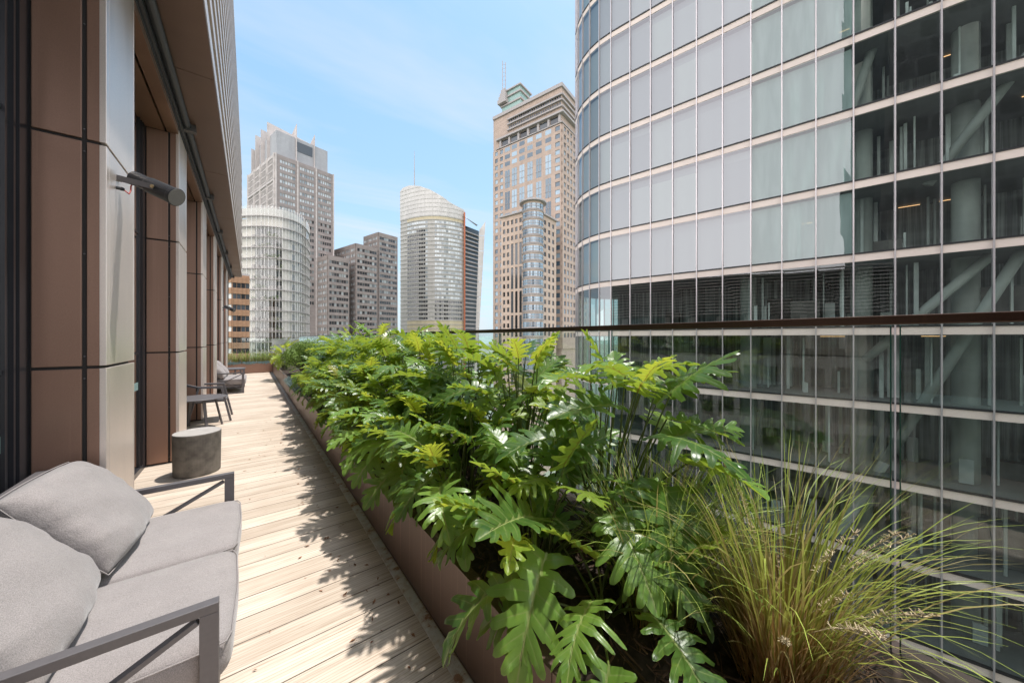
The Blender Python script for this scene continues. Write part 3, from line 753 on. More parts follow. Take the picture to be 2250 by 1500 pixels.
# ------------------------------------------------------------------ philodendrons
def leaf_into(mb, base, xdir, zdir, Ln, Wd, nl, bend, fold, curl, rnd, tone):
    xdir = xdir.normalized(); ydir = zdir.cross(xdir).normalized(); zdir = xdir.cross(ydir).normalized()
    s1 = .86; ds = s1*Ln/nl/2
    P = {}
    def pos(x, y, extra=0):
        t = max(0.0, x/Ln); ph = bend*t
        if abs(bend) > 1e-3: X = Ln*math.sin(ph)/bend; Z = -Ln*(1-math.cos(ph))/bend
        else: X = x; Z = 0
        if x < 0: X = x
        a = abs(y)
        h_ = fold*a - curl*a*a/Wd + extra
        return base + xdir*(X + h_*math.sin(ph)) + zdir*(Z + h_*math.cos(ph)) + ydir*y
    vs = []; fs = []; ve = []
    def add(x, y, v, extra=0):
        vs.append(pos(x, y, extra)); ve.append(v); return len(vs)-1
    mw = .0035*Ln/.38
    # midrib strip
    prev = None; nm = 9
    for i in range(nm+1):
        x = -.02*Ln + i/nm*Ln*.97; w_ = mw*(1.3-i/nm)
        a = add(x, -w_, 1, .0005); c = add(x, w_, 1, .0005)
        if prev: fs.append((prev[0], a, c, prev[1]))
        prev = (a, c)
    taus = (0, .08, .45, .57, .80, .94, 1.0); hw = (1.06, 1.10, 1.08, .66, .58, .40, .06)
    sink = rnd.uniform(.9, 1.1)
    for sd_ in (1, -1):
        for i in range(nl):
            s = (i+.5)/nl
            prof = (.62 + .55*s if s < .28 else .774+.23*min(1,(s-.28)/.1) if s < .38 else 1.0 - .62*((s-.38)/.62)**1.25)
            ln_ = Wd*prof*rnd.uniform(.88, 1.1)
            ang = R(118 - 82*s**.8 + rnd.uniform(-5, 5)); dx, dy = math.cos(ang), math.sin(ang)
            x0 = s*s1*Ln; ph = rnd.uniform(0, 6); up = rnd.uniform(-.012, .012)
            rows = []; ja, jb = rnd.uniform(.75,1.35), rnd.uniform(.75,1.35)
            for t_, hh in zip(taus, hw):
                fa = ja if .7 < t_ < .97 else 1.0; fb = jb if .5 < t_ < .7 else 1.0
                hh2 = hh*ds*(1 if t_ < .3 else sink)
                cx_ = x0 + dx*ln_*t_ + .10*ln_*t_*t_; cy_ = mw*.8 + dy*ln_*t_
                ex = up*t_*t_ + .009*math.sin(6*t_+ph)*t_ - .03*max(0,t_-.6)**2*rnd.uniform(.5,2)*Ln/.4
                kx, ky = (1, 0) if t_ < .5 else (math.sin(ang)*.8+.2, -math.cos(ang)*.8)
                v_mid = .95 if t_ < .93 else .5
                l_ = add(cx_-kx*hh2*fb, sd_*(cy_-ky*hh2*fb), 1 if t_ == 0 else (.3 if t_ < .3 else 0), ex - .004*(t_ > .2)*hh)
                m_ = add(cx_, sd_*cy_, v_mid, ex + .002)
                r_ = add(cx_+kx*hh2*fa, sd_*(cy_+ky*hh2*fa), 1 if t_ == 0 else (.3 if t_ < .3 else 0), ex - .004*(t_ > .2)*hh)
                rows.append((l_, m_, r_))
            for A, B in zip(rows, rows[1:]):
                q1 = (A[0], A[1], B[1], B[0]); q2 = (A[1], A[2], B[2], B[1])
                if sd_ == 1: fs += [q1, q2]
                else: fs += [q1[::-1], q2[::-1]]
    # terminal lobe
    rows = []
    for t_, hh in ((0, 1.0), (.3, 1.25), (.55, 1.15), (.8, .8), (.95, .4), (1, .05)):
        x = s1*Ln*.985 + (Ln*1.08-s1*Ln)*t_
        w_ = ds*1.05*hh
        rows.append((add(x, w_, .05), add(x, 0, 1 if t_ < .9 else .5), add(x, -w_, .05)))
    for A, B in zip(rows, rows[1:]): fs += [(A[1], B[1], B[0], A[0]), (A[2], B[2], B[1], A[1])]
    mb.raw(vs, fs, tone); mb.pv = (mb.pv or []) + ve

def philodendron(x, y, hgt, spread, nleaf, seed, label, lean=(0,0), mat='leaf', Lr=(.29,.40), young=.10, wilt=0, z0=.38, nl=7):
    rnd = random.Random(seed)
    root = empty('philodendron', (x, y, z0), label, 'plant', 'split-leaf philodendrons in the long planter')
    lf = MB(); ly = MB(); pt = MB()
    for i in range(nleaf):
        az = i*2.39996 + rnd.uniform(-.4, .4); q = (i+.5)/nleaf
        el = (1-q)                                              # 1 = inner, upright; 0 = outer, low
        out = spread*(.12 + .88*q**.75)*rnd.uniform(.75, 1.15)
        dx, dy = math.cos(az), math.sin(az)
        top = hgt*(1.0 - .52*q**1.5)*rnd.uniform(.84, 1.08)*(1 + .30*min(0, dx)*(x < 1.35))
        tip = Vector((dx*out + lean[0]*top, dy*out + lean[1]*top, top))
        if tip.x + x < .90: tip.x = .90 - x + rnd.uniform(-.08,.12)
        if tip.x + x > XG-.10: tip.x = XG-.10-x - rnd.uniform(0,.1)
        foot = Vector((dx*.05 + rnd.uniform(-.06,.06), dy*.05 + rnd.uniform(-.06,.06), rnd.uniform(0,.10)))
        mid = foot.lerp(tip, .5) + Vector((-dx*out*.10, -dy*out*.10, top*.10))
        pts = []
        for k in range(7):
            t_ = k/6; pts.append(foot*(1-t_)**2 + mid*2*t_*(1-t_) + tip*t_*t_)
        pt.tube(pts, [.0075,.007,.0062,.0056,.005,.0045,.004], 5, False)
        # blade
        heading = az + rnd.uniform(-.55, .55)
        yng = rnd.random() < young + .22*el**3
        pitch = R(52*el**1.2 - 24*q + rnd.uniform(-20, 22)) if not yng else R(rnd.uniform(25, 65))
        xd = Vector((math.cos(heading)*math.cos(pitch), math.sin(heading)*math.cos(pitch), math.sin(pitch)))
        side = Vector((-math.sin(heading), math.cos(heading), 0)); zd = xd.cross(side)
        zd = zd if zd.z > 0 else -zd
        roll = rnd.uniform(-.45, .45); zd = (Matrix.Rotation(roll, 3, xd) @ zd)
        Ln = rnd.uniform(*Lr)*(.8 if yng else 1)*(1.08 if q > .5 else .95)
        end = x + tip.x + xd.x*Ln
        if end > XG-.03 and x+tip.x < XG-.05:
            k = max(.05, (XG-.05-(x+tip.x))/max(1e-3, xd.x*Ln)); xd.x *= k; xd.normalize()
        if end < .69 and xd.x < 0:
            k = max(.05, (x+tip.x-.70)/max(1e-3, -xd.x*Ln)); xd.x *= k; xd.z = max(xd.z, -.25); xd.normalize()
        tgt = ly if yng else lf
        leaf_into(tgt, tip, xd, zd, Ln, Ln*rnd.uniform(.38,.50), nl - (rnd.random() < .4), rnd.uniform(.15, .85)+.4*q, rnd.uniform(.15,.7), rnd.uniform(.2,.8), rnd, rnd.random()*(.9 if nleaf < 30 and y < 2 else 1))
    lf.build('foliage', M[mat], root, smooth=True)
    if ly.v: ly.build('young_foliage', M['leaf_y'], root, smooth=True)
    pt.build('stalks', M['petiole'], root, smooth=True)
    return root

ORD = ['first', 'second', 'third', 'fourth', 'fifth', 'sixth', 'seventh', 'eighth', 'ninth', 'tenth']
front = [(1.15,1.28,.62,.46,27,(0,-.10)), (1.13,2.02,.68,.50,33,(0,0)), (1.13,2.75,.72,.50,40,(0,0)), (1.12,3.55,.78,.52,46,(0,0)), (1.13,4.4,.82,.52,44,(0,0)), (1.13,5.3,.84,.55,40,(0,0)), (1.14,6.3,.86,.55,36,(0,0)), (1.2,7.4,.9,.55,32,(0,0)), (1.25,8.5,.98,.5,26,(.05,0))]
for i, (x, y, hh, sp, n, ln) in enumerate(front):
    philodendron(x, y, hh, sp, n, 100+i, 'split-leaf philodendron on the deck side of the planter, %s from the grass tussock' % ORD[i], ln)
back = [(1.62,1.22,.98,.46,34,(.02,-.14)), (1.62,1.98,1.04,.46,40,(0,-.04)), (1.62,2.8,1.06,.48,42,(0,0)), (1.60,3.65,1.12,.50,42,(0,0)), (1.58,4.55,1.18,.52,40,(0,0)), (1.58,5.5,1.22,.52,36,(0,0)), (1.58,6.5,1.24,.52,32,(0,0)), (1.6,7.6,1.24,.5,28,(0,0)), (1.6,8.8,1.2,.5,24,(0,0))]
for i, (x, y, hh, sp, n, ln) in enumerate(back):
    philodendron(x, y, hh, sp, n, 200+i, 'split-leaf philodendron against the glass balustrade, %s from the grass tussock' % ORD[i], ln, young=.14)
philodendron(1.20, .90, .42, .40, 13, 301, 'broad drooping philodendron in the front of the planter behind the grass tussock', (0,-.2), Lr=(.28,.36), nl=7)
philodendron(1.05, 15.6, .98, .6, 30, 302, 'yellow-green philodendron beyond the rounded shrub at the far corner', (-.1,0), mat='leaf_y')

# ------------------------------------------------------------------ grasses
def blade_into(mb, base, az, lean, Ln, w, rnd, segs=8, droop=1.0, tone=None):
    vs = []; fs = []; ve = []
    a = lean; p = Vector(base); st = Ln/segs; sx, sy = -math.sin(az), math.cos(az); tw = rnd.uniform(-.6,.6)
    for k in range(segs+1):
        t_ = k/segs; wd = w*(.8+.4*math.sin(min(1,t_*1.6)*math.pi*.5))*(1-t_**3)*.5 + .0002
        s = Vector((sx*math.cos(tw), sy*math.cos(tw), math.sin(tw)*.6))
        vs += [p - s*wd, p + s*wd]; ve += [t_, t_]
        p = p + Vector((math.cos(az)*math.sin(a), math.sin(az)*math.sin(a), math.cos(a)))*st
        a += droop/segs*(.35+1.3*t_)
        az += rnd.uniform(-.05,.05)
    for k in range(segs): fs.append((2*k, 2*k+1, 2*k+3, 2*k+2))
    mb.raw(vs, fs, rnd.random() if tone is None else tone); mb.pv = (mb.pv or []) + ve
def tussock(x, y, z, n, L0, L1, spread, seed, label, dry=.35, seeds=10, name='grass_tussock', w=.0048, gmat='grass_green', lean=(0,0), droop=(.4,1.9)):
    rnd = random.Random(seed); r = empty(name, (x, y, z), label, 'grass')
    gm = MB(); dm = MB(); sm = MB()
    for i in range(n):
        az = rnd.uniform(0, 6.283); rad = spread*math.sqrt(rnd.random())
        b_ = (math.cos(az)*rad, math.sin(az)*rad, 0); az2 = az + rnd.uniform(-.9,.9)
        if rnd.random() < dry: blade_into(dm, b_, az2, rnd.uniform(0,.45), rnd.uniform(L0*.35, L0*1.05), w*.75, rnd, 6, rnd.uniform(.1,.8))
        else: blade_into(gm, b_, az2, rnd.uniform(.0,.36), rnd.uniform(L0, L1), w*rnd.uniform(.7,1.5), rnd, 9, rnd.uniform(*droop))
    gm.build('blades', M[gmat], r, smooth=True); dm.build('dry_stalks', M['grass_dry'], r, smooth=True)
    for i in range(seeds):
        az = rnd.uniform(-2.9,.9); ln_ = rnd.uniform(.35,.62)*L1/.8; le = rnd.uniform(.1,.7); p = Vector((0,0,.05)); pts = [p]; a = le
        for k in range(8):
            p = p + Vector((math.cos(az)*math.sin(a), math.sin(az)*math.sin(a), math.cos(a)))*ln_/8; a += .07; pts.append(p)
        sm.tube(pts, .0012, 4, False)
        for k in range(60):
            t_ = rnd.uniform(.66,1); f_ = t_*8; i0 = min(7,int(f_)); q = pts[i0].lerp(pts[i0+1], f_-i0)
            d_ = Vector((rnd.uniform(-1,1), rnd.uniform(-1,1), rnd.uniform(-.3,1))).normalized()*rnd.uniform(.008,.018)
            sm.bar(q, q+d_, .002, .0012)
    if seeds: sm.build('seed_heads', M['seed'], r)
    return r
tussock(1.52, .38, .37, 1150, .45, .95, .13, 5, 'large green grass tussock with straw coloured base at the near end of the planter', .60, 14, w=.0042, gmat='grass')
tussock(1.50, .37, .37, 900, .22, .52, .14, 8, 'dense russet stalks at the heart of the near grass tussock', .97, 0, 'grass_stubble', .005)
tussock(1.42, .80, .37, 480, .45, .85, .15, 6, 'darker green grass clump between the near philodendrons and the straw based tussock', .12, 4)
tussock(1.80, .92, .37, 120, .40, .62, .08, 7, 'sparse tuft of grass close against the balustrade glass', .3, 3)
GX = [(-.85,.45), (-.55,.5), (-.2,.42), (.1,.52), (.4,.45), (.62,.4)]
GL = ['olive grass tuft next to the facade in the end planter', 'olive grass tuft second from the facade in the end planter', 'reddish grass tuft in the middle of the end planter',
      'tall grass tuft right of the middle of the end planter', 'grass tuft second from the corner of the end planter', 'grass tuft in the inner corner of the end planter']
for i, (x, yy) in enumerate(GX):
    tussock(x, YD1+yy, .37, 150, .42, .78, .13, 40+i, GL[i], .35, 0, 'grass_tuft', .008)

def succulent(x, y, z, n, rad, hgt, seed, label):
    rnd = random.Random(seed); r = empty('blue_chalksticks', (x, y, z), label, 'succulent', 'blue succulents in the planters'); m = MB()
    for i in range(n):
        a = rnd.uniform(0,6.283); q = rad*math.sqrt(rnd.random()); p = Vector((math.cos(a)*q, math.sin(a)*q, rnd.uniform(0,.03)))
        for k in range(5):
            d_ = Vector((rnd.uniform(-1,1)*.6+math.cos(a)*.5*q/rad, rnd.uniform(-1,1)*.6+math.sin(a)*.5*q/rad, 1)).normalized()
            l = hgt*rnd.uniform(.6,1.1); m.tube([p, p+d_*l*.5, p+d_*l], [.006,.008,.002], 4, False)
    m.build('foliage', M['senecio'], r, smooth=True); return r
SL = ['blue-grey succulent mound spilling over the planter edge below the shrub', 'blue-grey succulent mound at the deck edge nearer the sofa side of the shrub', 'blue-grey succulent at the deck edge below the philodendrons farthest along',
      'blue-grey succulent at the left of the end planter', 'blue-grey succulent in the middle of the end planter', 'blue-grey succulent at the corner of the end planter']
for i, (x, y, n, rr) in enumerate([(.98,10.5,110,.22), (.98,9.6,110,.22), (.97,8.7,90,.2), (-.6,YD1+.16,100,.24), (-.02,YD1+.16,100,.24), (.52,YD1+.16,100,.24)]):
    succulent(x, y, .38, n, rr, .2 if i < 3 else .13, 60+i, SL[i])

def shrub(x, y, z, rx, rz, n, seed, label):
    rnd = random.Random(seed); r = empty('rounded_shrub', (x, y, z), label, 'shrub'); f = MB(); s = MB(); ve = []
    cl = []
    for k in range(26):
        a = rnd.uniform(0,6.283); e = rnd.uniform(-.3,1); q = math.sqrt(max(0,1-e*e)); cl.append((Vector((math.cos(a)*q*rx*.72, math.sin(a)*q*rx*.72, rz*(.95+.62*e))), rnd.uniform(.28,.42)*rx))
        s.tube([(0,0,0), cl[-1][0]*.5+Vector((0,0,.05)), cl[-1][0]], [.016,.01,.004], 5)
    for i in range(n):
        c, rr = rnd.choice(cl); d_ = Vector((rnd.gauss(0,1), rnd.gauss(0,1), rnd.gauss(.2,1))).normalized()
        p = c + d_*rr*rnd.uniform(.7,1.05); l = rnd.uniform(.04,.065); u = d_.cross(Vector((rnd.gauss(0,1),rnd.gauss(0,1),rnd.gauss(0,1)))).normalized()
        w_ = d_.cross(u).normalized(); u = (u + d_*rnd.uniform(-.2,.7)).normalized()
        f.raw([p, p+u*l*.5+w_*l*.22, p+u*l, p+u*l*.5-w_*l*.22], [(0,1,2,3)], rnd.random()); ve += [.5]*4
    f.pv = ve; f.build('foliage', M['shrub'], r); s.build('stems', M['bark'], r); return r
shrub(1.30, 11.2, .38, .62, .62, 7000, 71, 'dense rounded green shrub in the long planter beyond the philodendrons')
shrub(1.42, 13.2, .38, .62, .60, 5000, 72, 'second rounded shrub farther along the planter behind the dense one')

# ------------------------------------------------------------------ glass tower across the gap
dT = D(-.777, .628); PC = W(7.54, 25.8)                         # facade direction (receding) and the point where the curve starts
Wm, ST = 1.45, 3.77
def rot(v, a): return Vector((v.x*math.cos(a)-v.y*math.sin(a), v.x*math.sin(a)+v.y*math.cos(a)))
nodes = []                                                      # plan polyline, near (right) -> far (curved end)
for k in range(22, 0, -1): nodes.append(PC - dT*Wm*k)
nodes.append(PC.copy())
p = PC.copy(); ang = 0; Rr, sp = 5.0, 1.0; stp = sp/Rr
for k in range(14):
    ang -= stp/2; p = p + rot(dT, ang)*(2*Rr*math.sin(stp/2)); ang -= stp/2; nodes.append(p.copy())
for k in range(3): p = p + rot(dT, ang)*3; nodes.append(p.copy())
gt = empty('glass_tower', (PC.x, PC.y, 0), 'large glass office tower with curved end and beige floor bands filling the right side', 'tower')
O = Vector((PC.x, PC.y, 0))
def T3(v, z): return (v.x-O.x, v.y-O.y, z)
def seg_n(a, b_): d_ = (b_-a).normalized(); return d_, Vector((-d_.y, d_.x))
nrm0 = seg_n(nodes[0], nodes[1])[1]
SGN = 1 if nrm0.dot(Vector((0,0))-PC) > 0 else -1
Z5 = 5.94
levels = [Z5+ST*k for k in range(-8, 9)]
SPH = .42
vis = []
nseg = len(nodes)-1
vn = []
for i in range(len(nodes)):
    a = nodes[max(0,i-1)]; b_ = nodes[min(nseg,i+1)]; vn.append(seg_n(a, b_)[1]*SGN)
for zt in levels:
    sp_ = MB(); dk = MB()
    for i in range(nseg):
        a, b_ = nodes[i], nodes[i+1]; na, nb = vn[i], vn[i+1]
        for (mb, z0, z1, off) in ((sp_, zt-SPH, zt-.045, .02), (dk, zt-.0445, zt+.03, .07)):
            A, B = a+na*off, b_+nb*off; A2, B2 = a-na*.10, b_-nb*.10
            mb.raw([T3(A,z0),T3(B,z0),T3(B,z1),T3(A,z1),T3(A2,z0),T3(B2,z0),T3(B2,z1),T3(A2,z1)], [(0,1,2,3),(3,2,6,7),(0,4,5,1)])
    so_ = sp_.build('floor_band', M['tw_spandrel'], gt, weld=True); dk.build('gasket', M['tw_dark'], so_, weld=True)
panes = []; panes_c = []
for li in range(len(levels)-1):
    z0 = levels[li]+.03; z1 = levels[li+1]-SPH
    for i in range(nseg):
        a, b_ = nodes[i], nodes[i+1]; na, nb = vn[i], vn[i+1]
        j = [random.uniform(-.007,.007) for _ in range(4)]
        (panes if i >= 16 else panes_c).append([T3(a+na*j[0], z0), T3(b_+nb*j[1], z0), T3(b_+nb*j[2], z1), T3(a+na*j[3], z1)])
def cam_size(q, O_):
    c = sum((Vector(p_) for p_ in q), Vector())/len(q) + O_ - Vector((0,0,CAMZ))
    f = c.x*FW[0]+c.y*FW[1]; r = c.x*RT[0]+c.y*RT[1]
    if f < .5: return 0
    u, v = r/f, c.z/f
    if abs(u) > 1.52 or abs(v) > 1.03: return 0
    n = (Vector(q[1])-Vector(q[0])).cross(Vector(q[3])-Vector(q[0]))
    return abs(n.dot(c))/c.length/(c.length**2)
def many(quads, name, mat, root, cap=100, maxn=None):
    O_ = Vector(root.location); qs = sorted(quads, key=lambda q: -cam_size(q, O_))
    for q in qs[:cap]:
        m = MB(); m.face(q); m.build(name, mat, root)
    if len(qs) > cap:
        m = MB()
        for q in qs[cap:]: m.face(q)
        m.build(name, mat, root, kind='stuff')
many(panes, 'glass_pane', M['tw_glass'], gt, 60); many(panes_c, 'glass_pane', M['tw_clear'], gt, 90)
for i in range(len(nodes)):
    if i > 36: break
    a = nodes[i]; n_ = vn[i]; e_ = Vector((n_.y, -n_.x))
    ml = MB(); ml.obox((a.x-O.x, a.y-O.y), e_, n_, -.028, .028, -.08, .085, levels[0], levels[-1]); mo = ml.build('mullion', M['tw_mullion'], gt)
# insides
inn = [nodes[i]-vn[i]*.12 for i in range(len(nodes))]; deep = [nodes[i]-vn[i]*7.5 for i in range(23)]
core_pts = inn[:23]
sl_ = MB()
cen = PC - vn[22]*5.0
for zt in levels:
    for i in range(22):
        A, B = inn[i], inn[i+1]; C_, D_ = nodes[i+1]-vn[i+1]*9, nodes[i]-vn[i]*9
        sl_.raw([T3(A,zt-.40),T3(B,zt-.40),T3(C_,zt-.40),T3(D_,zt-.40),T3(A,zt-.06),T3(B,zt-.06),T3(C_,zt-.06),T3(D_,zt-.06)], [(0,1,2,3),(7,6,5,4)])
    for i in range(22, len(inn)-3):
        sl_.raw([T3(inn[i],zt-.40),T3(inn[i+1],zt-.40),T3(cen,zt-.40)], [(0,1,2)]); sl_.raw([T3(inn[i],zt-.06),T3(inn[i+1],zt-.06),T3(cen,zt-.06)], [(2,1,0)])
sl_.build('floor_slab', M['tw_slab'], gt, weld=True)
cw = MB()
cA, cB = nodes[0]-vn[0]*5.6, nodes[22]-vn[22]*5.6
cw.raw([T3(cA,levels[0]),T3(cB,levels[0]),T3(cB,levels[-1]),T3(cA,levels[-1])], [(0,1,2,3)])
cc = nodes[36]-vn[36]*1.0
cw.raw([T3(cB,levels[0]),T3(nodes[30]-vn[30]*3.5,levels[0]),T3(nodes[30]-vn[30]*3.5,levels[-1]),T3(cB,levels[-1])], [(0,1,2,3)])
cw.build('core_wall', M['tw_core'], gt)
rf = MB(); ring = [T3(q, levels[-1]+.1) for q in nodes[:36]] + [T3(cB-vn[22]*14, levels[-1]+.1), T3(cA-vn[0]*14, levels[-1]+.1)]
rf.face(ring); rf.build('roof', M['tw_slab'], gt)
for k, i in enumerate((10.1, 12.6, 16.2)):
    q = PC - dT*Wm*(22-i) - vn[5]*2.4; c = MB(); c.tube([T3(q,levels[0]), T3(q,levels[-1])], .45, 20); c.build('column', M['tw_column'], gt, smooth=True)
bs = MB()
def onface(k, dd): return PC - dT*Wm*k - vn[5]*dd
for (k0, z0, k1, z1) in ((9.9, -4.9, 13.6, 8.4), (9.9, -4.9, 6.2, -18.3), (10.9, 9.2, 13.1, 14.6), (9.4, .4, 12.2, 5.4), (8.2, 9.6, 9.6, 17.0), (7.2, 6.0, 8.1, 13.5)):
    m = MB(); m.tube([T3(onface(k0,1.3),z0), T3(onface(k1,1.3),z1)], .21, 16); m.build('brace', M['tw_column'], gt, smooth=True)
hg = MB()
for zt in levels[:-1]:
    for k in range(38):
        kk = random.uniform(5.5, 17); dd = random.uniform(1.0, 4.6); hh = random.choice((random.uniform(.5,1.6), 3.2, 3.25)); q = onface(kk, dd); wd_ = random.choice((.03,.04,.05,.05,.06,.08,.08,.22))
        hg.obox((q.x-O.x, q.y-O.y), dT, vn[5], -wd_, wd_, -.04, .04, zt, zt+hh)
build_each(hg, 'interior_frame', M['tw_frame'], gt)
df = MB()
for zt in levels[:-1]:
    for k in range(9):
        kk = random.uniform(1.5, 17); dd = random.uniform(2, 7); q = onface(kk, dd)
        df.obox((q.x-O.x, q.y-O.y), dT, vn[5], 0, random.uniform(.4,2.2), -.3, .3, zt, zt+random.uniform(.7,2.2))
build_each(df, 'interior_furniture', M['tw_furn'], gt)
lt = MB()
for li, zt in enumerate(levels[:-1]):
    for k in range(3):
        kk = random.uniform(8, 17); q = onface(kk, random.uniform(2, 6.5)); ln_ = random.uniform(.3, 1.1)
        lt.obox((q.x-O.x, q.y-O.y), dT, vn[5], 0, ln_, -.02, .02, zt+ST-.50, zt+ST-.47)
build_each(lt, 'ceiling_light', M['lit'], gt)
bld = MB()
for li, zt in enumerate(levels[:-1]):
    if zt < Z5-.1: continue
    for k in range(0, 6):
        A = onface(k+.02, .22); B = onface(k+.98, .22)
        bld.raw([T3(A,zt+.05),T3(B,zt+.05),T3(B,zt+ST-1.02),T3(A,zt+ST-1.02)], [(0,1,2,3)]); A2 = onface(k+.02, .30); B2 = onface(k+.98, .30); bld.raw([T3(A2,zt+ST-1.03),T3(B2,zt+ST-1.03),T3(B2,zt+ST-.5),T3(A2,zt+ST-.5)], [(0,1,2,3)], .0)
    for i in range(22, 34):
        A = nodes[i]-vn[i]*.22; B = nodes[i+1]-vn[i+1]*.22
        bld.raw([T3(A,zt+.05),T3(B,zt+.05),T3(B,zt+ST-.5),T3(A,zt+ST-.5)], [(0,1,2,3)])
build_each(bld, 'blind', M['tw_blind'], gt)

t = NT('teal_inner_screen'); trn = t.N.new('ShaderNodeBsdfTransparent'); trn.inputs[0].default_value = (.7,.85,.82,1)
t.p(Base_Color=t.ramp(t.noise(t.coord((2.2,2.2,.35)), 1, 3), [(.4, (.56,.68,.665)), (.62, (.72,.83,.82))]), Roughness=.6); mxs = t.N.new('ShaderNodeMixShader'); mxs.inputs[0].default_value = .5
t.L.new(trn.outputs[0], mxs.inputs[1]); t.L.new(t.b.outputs[0], mxs.inputs[2]); t.L.new(mxs.outputs[0], t.out.inputs[0])
isc = MB()
for li, zt in enumerate(levels[:-1]):
    if zt < Z5-.1: continue
    for k in (6, 7, 8):
        A = onface(k+.02, .25); B = onface(k+.98, .25)
        isc.raw([T3(A,zt+.05),T3(B,zt+.05),T3(B,zt+ST-.5),T3(A,zt+ST-.5)], [(0,1,2,3)])
build_each(isc, 'inner_screen', t.m, gt)

# ------------------------------------------------------------------ city towers
E1, E2 = D(.6, .8), D(-.8, .6)                                   # the street grid
def quad(P, e, n, s0, s1, z0, z1, off):
    def q(s, z): return (P.x+e.x*s+n.x*off, P.y+e.y*s+n.y*off, z)
    return [q(s0,z0), q(s1,z0), q(s1,z1), q(s0,z1)]
def outward(e, P):                                               # unit normal on the viewer's side
    n = Vector((-e.y, e.x)); return n if n.dot(-P) > 0 else -n
def face_grid(mb, wins, P, O2, e, Ln, z0, z1, cols, rows, proud=.35, off=.03):
    n = outward(e, P); p = P-O2
    cs = sorted(cols); prev = 0
    for (a, b_) in cs + [(Ln, Ln)]:
        if a-prev > .02: mb.obox(p, e, n, prev, a, -.02, proud+.02, z0, z1)
        prev = b_
    rs = sorted(rows); prev = z0
    for (a, b_) in rs + [(z1, z1)]:
        if a-prev > .02: mb.obox(p, e, n, .0, Ln, -.02, proud, prev, a)
        prev = b_
    for (a, b_) in cs:
        for (c_, d_) in rs: wins.append(quad(p, e, n, a, b_, c_, d_, off))
def block(mb, P, O2, eA, LA, eB, LB, z0, z1):
    p = P-O2; pts = [p, p+eA*LA, p+eA*LA+eB*LB, p+eB*LB]
    area = sum(pts[i].x*pts[(i+1)%4].y-pts[(i+1)%4].x*pts[i].y for i in range(4))
    if area < 0: pts = pts[::-1]
    mb.prism(pts, z0, z1)
def cols(L0, L1, n, frac): 
    w_ = (L1-L0)/n; return [(L0+w_*(i+.5-frac/2), L0+w_*(i+.5+frac/2)) for i in range(n)]
def rows(z0, z1, h, frac):
    n = int((z1-z0)/h); return [(z1-h*(i+1)+h*(1-frac)/2, z1-h*(i+1)+h*(1+frac)/2) for i in range(n)]
def city(name, P, label, cat='tower'): return empty(name, (P.x, P.y, 0), label, cat)

# tall brown tower with a finned crown
P3 = W(-.6977*200, 200); r3 = city('crown_tower', P3, 'tall brown granite tower topped by a grey crown of pale fins', 'tower'); ZT = 110.2
LB, LA = 33.5, 47
w = MB(); block(w, P3, P3, E1, LB, E2, LA, -62, ZT)
wn1, wn2 = [], []
rr = rows(20, ZT-1.6, 3.95, .50)
c3 = cols(2.2, 10.6, 6, .82)+cols(13.0, 21.4, 6, .82)+cols(23.8, 32, 6, .82)
face_grid(w, wn1, P3, P3, E1, LB, 0, ZT, c3, rr, .35)
wl_ = MB(); lw_ = []
for b0 in range(4):
    for z0 in (100, 84.5, 69, 53.5):
        pass
c3b = sum([cols(1.2+11.5*b0, 10.6+11.5*b0, 7, .8) for b0 in range(4)], [])
rr2 = [(a, b_) for (a, b_) in rows(20, ZT-1.5, 3.95, .84) ]
face_grid(wl_, lw_, P3, P3, E2, LA, 0, ZT, c3b, rr2, .45)
w.build('wall', M['granite'], r3); wl_.build('lattice_wall', M['granite_lt'], r3)
pil = MB(); n1 = outward(E1, P3)
for s in (-.1, 11.5, 22.3, 33.1): pil.obox((0,0), E1, n1, s, s+.7, -.02, .8, 0, ZT+.3)
n2 = outward(E2, P3)
for s in (0.05, 11.2, 22.7, 34.2, 45.9): pil.obox((0,0), E2, n2, s, s+1.0, -.02, .8, 0, ZT+.29)
for z in (ZT-15.9, ZT-31.7, ZT-47.5): pil.obox((0,0), E2, n2, 0, LA, -.02, .78, z, z+1.2)
build_each(pil, 'pilaster', M['granite_lt'], r3)
cut = ZT-33
many([q for q in wn1 if q[2][2] > cut], 'window', M['win_mix'], r3, 60); many([q for q in wn1 if q[2][2] <= cut] , 'window', M['win_half'], r3, 40); 
m = MB()
for q in lw_: m.face(q)
m.build('lattice_window', M['win_half'], r3, kind='stuff')
cr_ = MB(); q0 = P3 + E1*2.0 + E2*3.0
block(cr_, P3+E1*1.5+E2*2.5, P3, E1, 29.5, E2, 40, ZT+.01, ZT+15.5); cr_.build('crown_block', M['grey_panel'], r3)
lvb = MB(); lvb.obox((E2*2.5)[:], E1, n1, 12.5, 21.5, -.02, .25, ZT+7.5, ZT+13.5); lvb.build('louvre', M['win_dark'], r3)
pa = P3
fins = MB()
def sheet(mb, A, B, z0, zA, zB, th=.3):
    d_ = (B-A).normalized(); n_ = Vector((-d_.y, d_.x))*th/2
    vs = [(*(A-n_),z0),(*(B-n_),z0),(*(B-n_),zB),(*(A-n_),zA),(*(A+n_),z0),(*(B+n_),z0),(*(B+n_),zB),(*(A+n_),zA)]
    mb.raw([(v[0],v[1],v[2]) for v in vs], BOXF_[:]) 
BOXF_ = [(0,1,2,3),(7,6,5,4),(0,4,5,1),(1,5,6,2),(2,6,7,3),(3,7,4,0)]
for s, ht in ((12.0, 19.3), (22.5, 17.5)):                         # fins standing out on the right face
    f_ = MB(); A = E1*s + E2*1.9 ; sheet(f_, A + n1*.6, A + E2*14, ZT, ZT+ht+4.5, ZT+ht-4); f_.build('crown_fin', M['mesh_screen'], r3)
